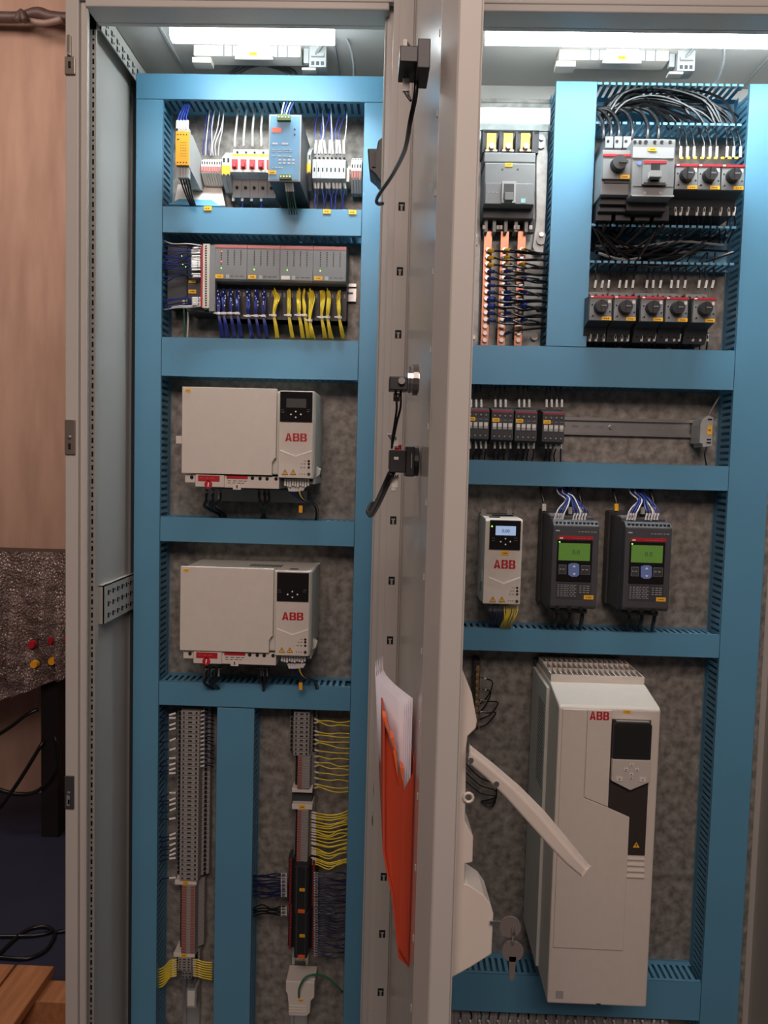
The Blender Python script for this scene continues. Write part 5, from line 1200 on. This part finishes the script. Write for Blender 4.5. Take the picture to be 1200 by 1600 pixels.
    for dx, dz_ in ((0, .0085), (0, -.0085), (-.0095, 0), (.0095, 0), (-.020, -.017), (.020, -.017), (0, -.0145)):
        s = .0036 if abs(dx) < .015 else .0055
        if dz_ == -.0145: s = .003
        mb = MB(); mb.box(xm + dx - s, xm + dx + s, Yc - .0105, Yc - .009, zc_ + dz_ - s * .7, zc_ + dz_ + s * .7, WHITE); mb.box(xm + dx - .001, xm + dx + .001, Yc - .0108, Yc - .0105, zc_ + dz_ - .001, zc_ + dz_ + .001, INK); mb.build('key', t, bevel=.0004)
    mb = MB(); triangle(mb, U(994, 1320, Yc)[0], U(994, 1320, Yc)[1], .0075, Yc - .0007, True); mb.build('warning_sign', t)['label'] = 'yellow high voltage triangle'
    for k in range(4):
        a, b, c, d = R(977, 1340 + k * 9.2, 1007, 1346.5 + k * 9.2, Yc); mb = MB(); mb.tube([(a, Y + .0005, (c + d) / 2), (b, Y + .0005, (c + d) / 2)], .0036, DRIVE, 8, smooth=False); mb.build('grip_rib', t)
    mb = MB(); q = R(922, 1112, 952, 1125, Yc - .0008); abb(mb, *q, Yc - .0008); mb.build('logo', t)['label'] = 'red ABB logo'
    plabel(t, 974, 1110, 986, 1114.5, Y - .0012)
    mb = MB(); a, b, c, d = R(868, 1548, 880, 1560, Y); mb.box(a, b, Y - .0006, Y, c, d, LGREY); x = U(935, 1567, Y)[0]; mb.box(x - .004, x + .004, Y - .0006, Y, z0 + .001, z0 + .004, DARK); mb.box(x - .04, x - .03, Y + .02, Y + .05, z0 - .003, z0, STEEL); mb.box(x + .03, x + .04, Y + .02, Y + .05, z0 - .003, z0, STEEL); mb.build('bottom_print', t)
tall_drive()
# small terminal bar behind the door at left of the tall drive
t = thing('earth_bar', W(745, 1140, -.02), 'short vertical screw terminal bar near the open door, upper left of tall drive', 'terminal bar')
mb = MB(); mb.pbox(739, 1032, 749, 1140, -.04, BLACK, back=-.002); mb.build('insulator', t)
mb = MB(); mb.pbox(743, 1040, 748, 1136, -.043, BRASS, back=-.04); mb.build('bar', t)
pr = None
for k in range(9):
    p = W(745.5, 1046 + k * 10.6, -.043); mb = MB(); mb.cyl((p.x, -.047, p.z), (p.x, -.043, p.z), .0035, STEEL, 8); mb.build('screw', t)
for k in range(4):
    wire([(749, 1058 + k * 18, -.045), (757 + k * 2, 1060 + k * 18, -.045), (772 + J(6), 1066 + k * 16, -.03), (764 + J(5), 1086 + k * 15, -.02), (750, 1100 + k * 12, -.012)], KWIRE, .0014, 'thin black wire curling from the screw terminal bar', 'thin black wires beside the terminal bar', 0, taglen=.012, tagr=.0018)
for k in range(3):
    wire([(725, 1190 + k * 14, -.012), (750, 1215 + k * 12, -.02), (775, 1228 + k * 8, -.02), (770, 1260 - k * 6, -.014), (752, 1252, -.008)], KWIRE, .0016, 'loose thin black wire on the plate behind the door lever', 'loose black wires behind the door lever')
# bottom terminals under the lowest beam
vz = U(900, 1598, -.04)[1]
t = thing('terminal_strip', (.4, YM, vz - .05), 'grey terminal row just under the lowest blue beam, right cabinet', 'terminal strip')
pr = None
zz0 = zD[0] - .014
for k in range(56):
    if pr is None:
        mb = MB(); x = .12; mb.prismax([(YM, zz0 - .05), (YM, zz0), (-.03, zz0), (-.05, zz0 - .012), (-.05, zz0 - .05)], x, x + .0075, TGREY, 'X'); mb.box(x + .002, x + .0055, -.0304, -.03, zz0 - .004, zz0 - .001, HOLE); pr = mb.build('terminal', t)
    else: o = pr.copy(); COL.objects.link(o); o.location.x = k * .0081
for k in range(22):
    px = 720 + k * 15
    wire([(px, 1600, -.055), (px + J(2), 1596, -.06), (px + J(3), 1588, -.055), (px + J(3), 1580, -.04)], (DWIRE, KWIRE, GWIRE)[k % 3], .0016, 'dark wire rising into the lowest blue beam', 'dark wires under the lowest beam', 0, taglen=.012, tagr=.0022)
# ================================================================== THE OPEN DOOR (part of the left cabinet)
# local door frame: s along the door from hinge (0) to free edge, n = inside normal (towards -X)
DH = Vector((.0, -.315, 0)); ang = math.radians(2.9)
ds = Vector((math.sin(ang), -math.cos(ang), 0)); dn = Vector((-math.cos(ang), -math.sin(ang), 0))
DW = .535; TH = .018
def DP(s, n, z): return DH + ds * s + dn * n + Vector((0, 0, z))
def dbox(mb, s0, s1, n0, n1, z0, z1, m):
    vs = [DP(s, n, z) for z in (z0, z1) for s, n in ((s0, n0), (s1, n0), (s1, n1), (s0, n1))]
    return mb.add(vs, [(0, 3, 2, 1), (4, 5, 6, 7), (0, 1, 5, 4), (1, 2, 6, 5), (2, 3, 7, 6), (3, 0, 4, 7)], m)
def dprism(mb, poly, z0, z1, m):  # poly in (s,n)
    n = len(poly); vs = [DP(s, q, z0) for s, q in poly] + [DP(s, q, z1) for s, q in poly]
    return mb.add(vs, [tuple(range(n - 1, -1, -1)), tuple(range(n, 2 * n))] + [(i, (i + 1) % n, (i + 1) % n + n, i + n) for i in range(n)], m)
Z0, Z1 = .12, 2.36
mb = MB(); dbox(mb, 0, DW - .045, -.002, 0, Z0, Z1, RALG)
door = mb.build('door', cabL); door['label'] = 'open steel door seen edge-on'
MB_ = MB(); dbox(MB_, 0, .004, -.031, .026, Z0, Z1, RAL); MB_.build('hinge_edge', door)
MB_ = MB(); dbox(MB_, 0, DW, -.033, -.031, Z0, Z1, RAL); MB_.build('outer_skin', door)
# keyhole rail on the hinge side (faces the free edge)
zs = [U(px, py, -.31)[1] for px, py in ((629, 328), (627, 428), (624, 525), (621, 622), (617, 812), (614, 905), (611, 997), (606, 1090), (599, 1362), (597, 1450), (595, 1540))]
mb = MB(); dbox(mb, .004, .010, .0028, .0245, Z0 + .02, Z1 - .02, RAL)
dbox(mb, .0, .004, .026, .034, Z0 + .02, Z1 - .02, RAL)
for z in zs:
    dbox(mb, .010, .0105, .009, .019, z - .0065, z + .0065, HOLE); dbox(mb, .0105, .0108, .0125, .0155, z - .006, z + .002, LGREY); dbox(mb, .0105, .0108, .011, .017, z + .001, z + .003, LGREY)
mb.build('keyhole_rail', door)
# free edge: folded flange, stiffener
mb = MB(); dprism(mb, [(DW - .047, -.002), (DW - .045, 0), (DW - .002, -.0110), (DW, -.0125), (DW, -.033), (DW - .002, -.033), (DW - .002, -.0145)], Z0, Z1, RAL)
mb.build('free_edge', door, bevel=.0008)
z = Z0 + .07
while z < Z1 - .05:
    mb = MB(); dbox(mb, DW - .062, DW - .059, .0, .0008, z - .003, z + .003, RAL); mb.build('rivet', door); z += .075
# outside: lock housing, lever and hook
def ZP(py, px=720): return U(px, py, DH.y - DW + .045)[1]
def out(mb, poly, s0, s1, m):          # poly: (n outwards distance, z)
    n = len(poly); vs = [DP(s0, -q, z) for q, z in poly] + [DP(s1, -q, z) for q, z in poly]
    a = sum(poly[i][0] * poly[(i + 1) % n][1] - poly[(i + 1) % n][0] * poly[i][1] for i in range(n))
    fs = [tuple(range(n)), tuple(range(2 * n - 1, n - 1, -1))] + [(i, i + n, (i + 1) % n + n, (i + 1) % n) for i in range(n)]
    return mb.add(vs, fs, m)
sL0, sL1 = DW - .065, DW - .02
Yh = (DP(sL1, 0, 0)).y; Xo = DP(sL1, -.033, 0).x
def Q(px, py):
    x, z = U(px, py, Yh); return (max(.033, x - Xo + .033), z)
HW = mat('handle_beige', 'D6CEC4', .4, var=.02)
mb = MB(); out(mb, [(.033, Q(728, 1045)[1]), Q(722, 1045), Q(738, 1085), Q(746, 1128), Q(744, 1140), Q(731, 1152), Q(729, 1170), Q(728, 1240), Q(727, 1285), (Q(740, 1310)[0], Q(740, 1310)[1]), Q(739, 1350), Q(727, 1352), Q(726, 1383), Q(733, 1385), Q(757, 1402), Q(768, 1418), Q(772, 1432), Q(769, 1495), Q(735, 1515), Q(706, 1530), (.033, Q(705, 1531)[1])], sL0, sL1, HW)
mb.build('lock_housing', door, bevel=.003)
mb = MB()
for px, py in ((739, 1098), (742, 1112)):
    c = Q(px, py); 
    mb.add([DP(s, -c[0] - .001 + dq, c[1] + dz_) for dz_ in (-.003, .003) for s, dq in ((sL0 + .01, 0), (sL1 - .01, 0), (sL1 - .01, .004), (sL0 + .01, .004))], [(0, 3, 2, 1), (4, 5, 6, 7), (0, 1, 5, 4), (1, 2, 6, 5), (2, 3, 7, 6), (3, 0, 4, 7)], HOLE)
mb.build('housing_slot', door)
ring = MB(); c = W(732, 1246, Yh); ring.tube([c + Vector((.0045 * math.cos(a * math.pi / 5), 0, .0045 * math.sin(a * math.pi / 5))) for a in range(11)], .0014, HW, 6, smooth=False); ring.build('lug_ring', door)
# lever: curved bar sweeping out and down
mb = MB(); N = 14; prof = []
tp = [(733, 1163), (770, 1192), (812, 1228), (850, 1266), (885, 1308), (908, 1336), (923, 1354)]
bt = [(732, 1192), (760, 1216), (790, 1246), (824, 1284), (858, 1322), (885, 1350), (910, 1371)]
def L(px, py, dy=0):
    x, z = U(px, py, Yh + dy); return Vector((x, Yh + dy, z))
vs_ = []
for (a1_, a2_), (b1_, b2_) in zip(tp, bt):
    mx, mz = (a1_ * .66 + b1_ * .34), (a2_ * .66 + b2_ * .34)
    vs_ += [L(a1_, a2_, -.004), L(mx, mz, -.014), L(b1_, b2_, -.012), L(b1_, b2_, .012), L(a1_, a2_, .016)]
n = 5; fs_ = []
for i in range(len(tp) - 1):
    for k in range(n): fs_.append((i * n + k, (i + 1) * n + k, (i + 1) * n + (k + 1) % n, i * n + (k + 1) % n))
fs_ += [tuple(range(n - 1, -1, -1)), tuple(range((len(tp) - 1) * n, len(tp) * n))]
mb.add(vs_, [tuple(reversed(f)) for f in fs_] if 0 else fs_, HW)
lev = mb.build('lever_handle', door, bevel=.002); lev['label'] = 'beige swing lever handle hanging outwards'
mb = MB()
for px, py in ((736, 1188), (776, 1225)): c = L(px, py, -.014); mb.cyl(c, c + Vector((0, .006, 0)), .0026, STEEL, 8)
mb.build('lever_screw', door)
# keys
keym = mat('key_metal', '8E8580', .38, .45, var=.05)
t = thing('key', W(797, 1448, Yh), 'key with round bow stuck in the door lock', 'key')
def disc(mb, c, r, th, m, n=18): mb.cyl(c + Vector((0, -th, 0)), c + Vector((0, th, 0)), r, m, n)
mb = MB(); disc(mb, W(797, 1448, Yh), .0105, .001, keym); mb.build('bow', t)
mb = MB(); p = W(772, 1441, Yh); q = W(785, 1441, Yh); mb.box(p.x - .004, q.x, Yh - .0008, Yh + .0008, p.z - .0018, p.z + .0012, STEEL); mb.build('blade', t)
t = thing('key_ring', W(802, 1462, Yh), 'small metal ring chain linking the two keys', 'key ring')
for k in range(3):
    c = W(802 - k, 1453 + k * 8, Yh - .003); mb = MB(); mb.tube([c + Vector((.0012 * math.sin(k) + .0014 * math.cos(a * math.pi / 4) * (1 if k % 2 else .5), (.002 * math.cos(a * math.pi / 4)) * (0 if k % 2 else 1), .0036 * math.sin(a * math.pi / 4))) for a in range(9)], .0007, STEEL, 5, smooth=False); mb.build('link', t)
t = thing('key', W(801, 1530, Yh), 'second key hanging below the first, blade pointing down', 'key')
mb = MB(); disc(mb, W(801, 1486, Yh), .0105, .001, keym); mb.build('bow', t)
mb = MB(); a, b, c, d = R(796, 1500, 804, 1532, Yh); mb.prism([(a - .001, d + .004), (b + .001, d + .004), (b, c + .003), ((a + b) / 2, c), (a, c + .003)], Yh - .001, Yh + .001, keym); mb.build('blade', t)
# document pocket on the door inside
s0, s1 = .20, .43
t = thing('document_pocket', DP(s1, .03, U(630, 1510, -.315 - s1)[1]), 'orange tapered document pocket fixed inside the open door', 'document pocket')
Yp = DP(s1, .02, 0).y; Xi = DP(s1, 0, 0).x
def PQ(px, py):
    x, z = U(px, py, Yp); return (max(.0005, Xi - x), z)
def inn(mb, poly, s0, s1, m, taper=None):
    n = len(poly); vs = [DP(s0, q, z) for q, z in poly] + [DP(s1, q, z) for q, z in poly]
    fs = [tuple(range(n - 1, -1, -1)), tuple(range(n, 2 * n))] + [(i, (i + 1) % n, (i + 1) % n + n, i + n) for i in range(n)]
    return mb.add(vs, fs, m)
zpt = PQ(600, 1118)[1]; zb_ = PQ(645, 1512)[1]
outer = [PQ(598, 1130), PQ(598, 1330), PQ(604, 1365), PQ(612, 1400), PQ(620, 1480), PQ(627, 1495), PQ(645, 1512)]
wallp = outer + [(max(.0006, q - .002), z + .002) for q, z in reversed(outer)]
mb = MB(); inn(mb, wallp, s0, s1, ORG); mb.build('front_wall', t)
endp = [PQ(598, 1130)] + [(q, z) for q, z in outer[1:]] + [(.0008, zb_), (.0008, PQ(650, 1205)[1]), PQ(632, 1234), PQ(622, 1206), PQ(612, 1172), PQ(606, 1150)]
nm_ = PQ(628, 1300)[0]
def fold(mb, poly, sb, m):
    f = lambda q: sb - max(0, q - nm_) * .55
    n = len(poly); vs = [DP(f(q), q, z) for q, z in poly] + [DP(f(q) - .0015, q, z) for q, z in poly]
    return mb.add(vs, [tuple(range(n)), tuple(range(2 * n - 1, n - 1, -1))] + [(i, i + n, (i + 1) % n + n, (i + 1) % n) for i in range(n)], m)
zf0, zf1 = PQ(628, 1498)[1], PQ(628, 1226)[1]
mb = MB(); fold(mb, [(nm_, zf0), PQ(645, 1512), (.0008, zb_), (.0008, PQ(650, 1205)[1]), PQ(632, 1234), (nm_, zf1)], s1, ORG)
fold(mb, [PQ(606, 1150), PQ(598, 1130)] + outer[1:-1] + [(nm_, zf0), (nm_, zf1), PQ(622, 1206), PQ(612, 1172)], s1, ORG)
mb.build('end_wall', t)
mb = MB()
for (a_, b_) in (((598, 1120), (610, 1152)), ((610, 1152), (617, 1172)), ((614, 1172), (623, 1224)), ((625, 1200), (632, 1234))):
    p_a, p_b = PQ(*a_), PQ(*b_); inn(mb, [p_a, p_b, (p_b[0] + .0005, p_b[1] + .0004), (p_a[0] - .0035, p_a[1])][::-1], s1 - .02, s1 + .001, mat('pocket_orange_lip', 'E8692F', .4, var=.02))
stuff(mb.build('torn_lip', t))
mb = MB(); inn(mb, endp, s0, s0 + .002, ORG); mb.build('end_wall', t)
mb = MB(); dbox(mb, s0, s1, .0004, .0014, zb_, PQ(650, 1190)[1], ORG); mb.build('back_wall', t)
# papers : curved sheets
t = thing('paper_stack', DP(.3, .02, PQ(630, 1350)[1]), 'curled white papers standing in the orange door pocket', 'papers')
for k in range(5):
    mb = MB(); vs = []; M = 10; n0 = .004 + k * .0022
    for i in range(M + 1):
        u = i / M; s = s1 - .014 + (s0 - s1 + .05) * u
        bow = .030 * math.sin(min(1, u * 1.15) * math.pi * .6)
        ztop = PQ(652, 1098)[1] - .0015 * k
        for z, f in ((PQ(630, 1380)[1], .25), ((ztop + PQ(630, 1380)[1]) / 2, .8), (ztop, 1.0)):
            vs.append(DP(s, n0 + bow * f, z))
    fs = [(i * 3 + j, i * 3 + j + 1, (i + 1) * 3 + j + 1, (i + 1) * 3 + j) for i in range(M) for j in range(2)]
    mb.add(vs, fs, PAPER); o = mb.build('sheet', t, smooth=True); sm = o.modifiers.new('s', 'SOLIDIFY'); sm.thickness = .0006
# things on the door inside
def door_dev(name, s, z, label, cat): return thing(name, DP(s, 0, z), label, cat)
def at_s(s, px, py):
    Y = DP(s, .02, 0).y; x, z = U(px, py, Y); return z, DP(s, 0, 0).x - x
# top contact block
s = .47; z, n1 = at_s(s, 623, 104); z1_ = at_s(s, 650, 86)[0]; z0_ = at_s(s, 650, 121)[0]
t = door_dev('selector_switch', s, z, 'black switch contact block at the top of the open door inside', 'switch')
mb = MB(); dbox(mb, s - .02, s + .02, .011, n1, z0_ + .004, z1_ - .002, BLACK); mb.build('contact_block', t, bevel=.001)
mb = MB(); dbox(mb, s - .016, s + .024, .010, .022, z0_ - .003, z1_ + .003, DARK); mb.build('mounting_collar', t, bevel=.001)
for k, (px, a_, b_) in enumerate(((633, 65, 86), (632, 120, 145), (637, 120, 145))):
    wire([(px, b_ if k == 0 else a_, -.78), (px, (a_ + b_) / 2, -.78), (px + 1, a_ if k == 0 else b_, -.78), (644 if k == 0 else 642, 78 if k == 0 else 158, -.78)], KWIRE, .0011, 'thin wire with white sleeve on the top door switch', 'sleeved wires of the top door switch', 0, taglen=.012, tagr=.0022)
wire([(651, 121, -.78), (649, 150, -.78), (641, 190, -.76), (635, 225, -.70), (628, 245, -.62), (612, 275, -.50), (590, 308, -.42), (590, 318, -.40), (598, 318, -.38)], KWIRE, .0027, 'black sleeved cable running down from the top door switch')
# black device left of the hinge post
a, b, c, d = R(574, 213, 600, 292, -.25)
t = thing('door_switch', ((a + b) / 2, -.24, c), 'black stepped door position switch on the hinge post', 'switch'); w, h = b - a, d - c
MB().prism([(a, d - h * .26), (a + w * .55, d - h * .26), (a + w * .62, d - h * .1), (b, d), (b, c), (a + w * .5, c + h * .22), (a + w * .12, c + h * .32)], -.255, -.20, BLACK).build('body', t, bevel=.002)
MB().box(a + w * .3, a + w * .5, -.258, -.255, c + h * .36, c + h * .66, DARK).build('cover', t)
# key switch in the middle
s = .46; z = at_s(s, 640, 598)[0]; t = door_dev('key_switch', s, z, 'key switch with metal collar halfway up the open door', 'switch')
zt1, n1 = at_s(s, 608, 590); zb1 = at_s(s, 608, 611)[0]; n2 = at_s(s, 636, 600)[1]
mb = MB(); dbox(mb, s - .012, s + .012, n2, n1, zb1, zt1, BLACK); mb.build('contact_block', t, bevel=.001)
mb = MB(); mb.cyl(DP(s, n2, z + .003), DP(s, .010, z + .003), .013, STEEL, 16); mb.cyl(DP(s, .016, z + .003), DP(s, .011, z + .003), .0155, mat('collar_grey', '777470', .3, .7), 16)
for k in range(4): mb.cyl(DP(s, .020, z + .003), DP(s, .0185 , z + .003), .0135, STEEL, 16)
mb.build('metal_collar', t)
p = DP(s + .013, n1 - .012, z); MB().cyl(p, p + ds * .003, .0035, STEEL, 8).build('terminal_screw', t)
for k in range(2): wire([(618 + k * 8, 611, -.775), (620 + k * 6, 635, -.775), (617 + k * 3, 660, -.76), (613 + k * 2, 685, -.74), (612, 700, -.72)], KWIRE, .0013, 'thin black wire between the two middle door switches', 'thin wires between the middle door switches')
# emergency stop block
s = .37; z = at_s(s, 630, 720)[0]; t = door_dev('push_button', s, z, 'black push button contact block below the key switch', 'push button')
zt1, n1 = at_s(s, 608, 703); zb1 = at_s(s, 608, 738)[0]; n2 = at_s(s, 633, 720)[1]; n3 = at_s(s, 646, 720)[1]
mb = MB(); dbox(mb, s - .018, s + .018, n2, n1, zb1, zt1, BLACK); mb.build('contact_block', t, bevel=.001)
mb = MB(); mb.cyl(DP(s, n2, z), DP(s, .0015, z), .017, BLACK, 18); dbox(mb, s - .02, s + .02, n3, n2, zb1 - .004, zt1 + .004, BLACK); mb.build('collar', t, bevel=.001)
mb = MB(); dbox(mb, s + .018, s + .0185, n1 - .010, n1 - .005, z + .001, z + .004, WHITE); dbox(mb, s + .0202, s + .0206, n3 + .003, n3 + .0036, z - .008, z + .008, LGREY); mb.build('marking', t)
p = DP(s, n1 - .010, zt1); MB().cyl(p, p + Vector((0, 0, .006)), .004, RED, 10).build('red_plug', t)
for k in range(4):
    wire([(612 + k * 3.2, 742, -.69), (613 + k * 2.4, 755, -.69), (612 + k * 1.5, 768, -.69)], WWIRE, .0009, 'thin white wire hanging below the push button block', 'white wires below the push button block', 0, taglen=.012, tagr=.0014)
for k in range(3):
    wire([(613 + k * 4, 700, -.69), (612 + k * 4, 688, -.69), (606 + k * 4, 678, -.70)], WWIRE, .0011, 'thin white wire standing above the push button block', 'white wires above the push button block', 0, taglen=.009, tagr=.0018)
wire([(612, 738, -.70), (603, 758, -.68), (592, 782, -.62), (583, 799, -.56), (579, 804, -.52), (577, 798, -.51), (583, 786, -.50)], KWIRE, .0048, 'thick black corrugated sleeve hanging from the push button block', cat='cable', name='cable')

# wires past the count limit, and the two tangles nobody could count
for lb, m_ in STUFFM.items(): tag(m_.build('wire', smooth=False), lb, 'wires', kind='stuff')
# alike neighbours: say which one, by order
OW = 'first second third fourth fifth sixth seventh eighth ninth tenth eleventh twelfth thirteenth fourteenth fifteenth sixteenth seventeenth eighteenth nineteenth twentieth twenty-first twenty-second'.split()
for o in COL.objects:
    if o.name.split('.')[0] in ('front_print', 'bottom_print'): o['kind'] = 'stuff'
byl = {}
for o in COL.objects:
    if o.parent is None and 'label' in o: byl.setdefault(o['label'], []).append(o)
for lb, os_ in byl.items():
    if 1 < len(os_) <= 22 and len(lb.split()) <= 13:
        cs = []
        for o in os_:
            c = Vector(o.location)
            if o.type == 'MESH': c = c + sum((Vector(v) for v in o.bound_box), Vector()) / 8
            cs.append(c)
        ex = max(c.x for c in cs) - min(c.x for c in cs); ez = max(c.z for c in cs) - min(c.z for c in cs)
        order = sorted(range(len(os_)), key=lambda i: cs[i].x if ex > ez else -cs[i].z)
        for n_, i in enumerate(order): os_[i]['label'] = lb + ', ' + OW[n_] + (' from left' if ex > ez else ' from top')
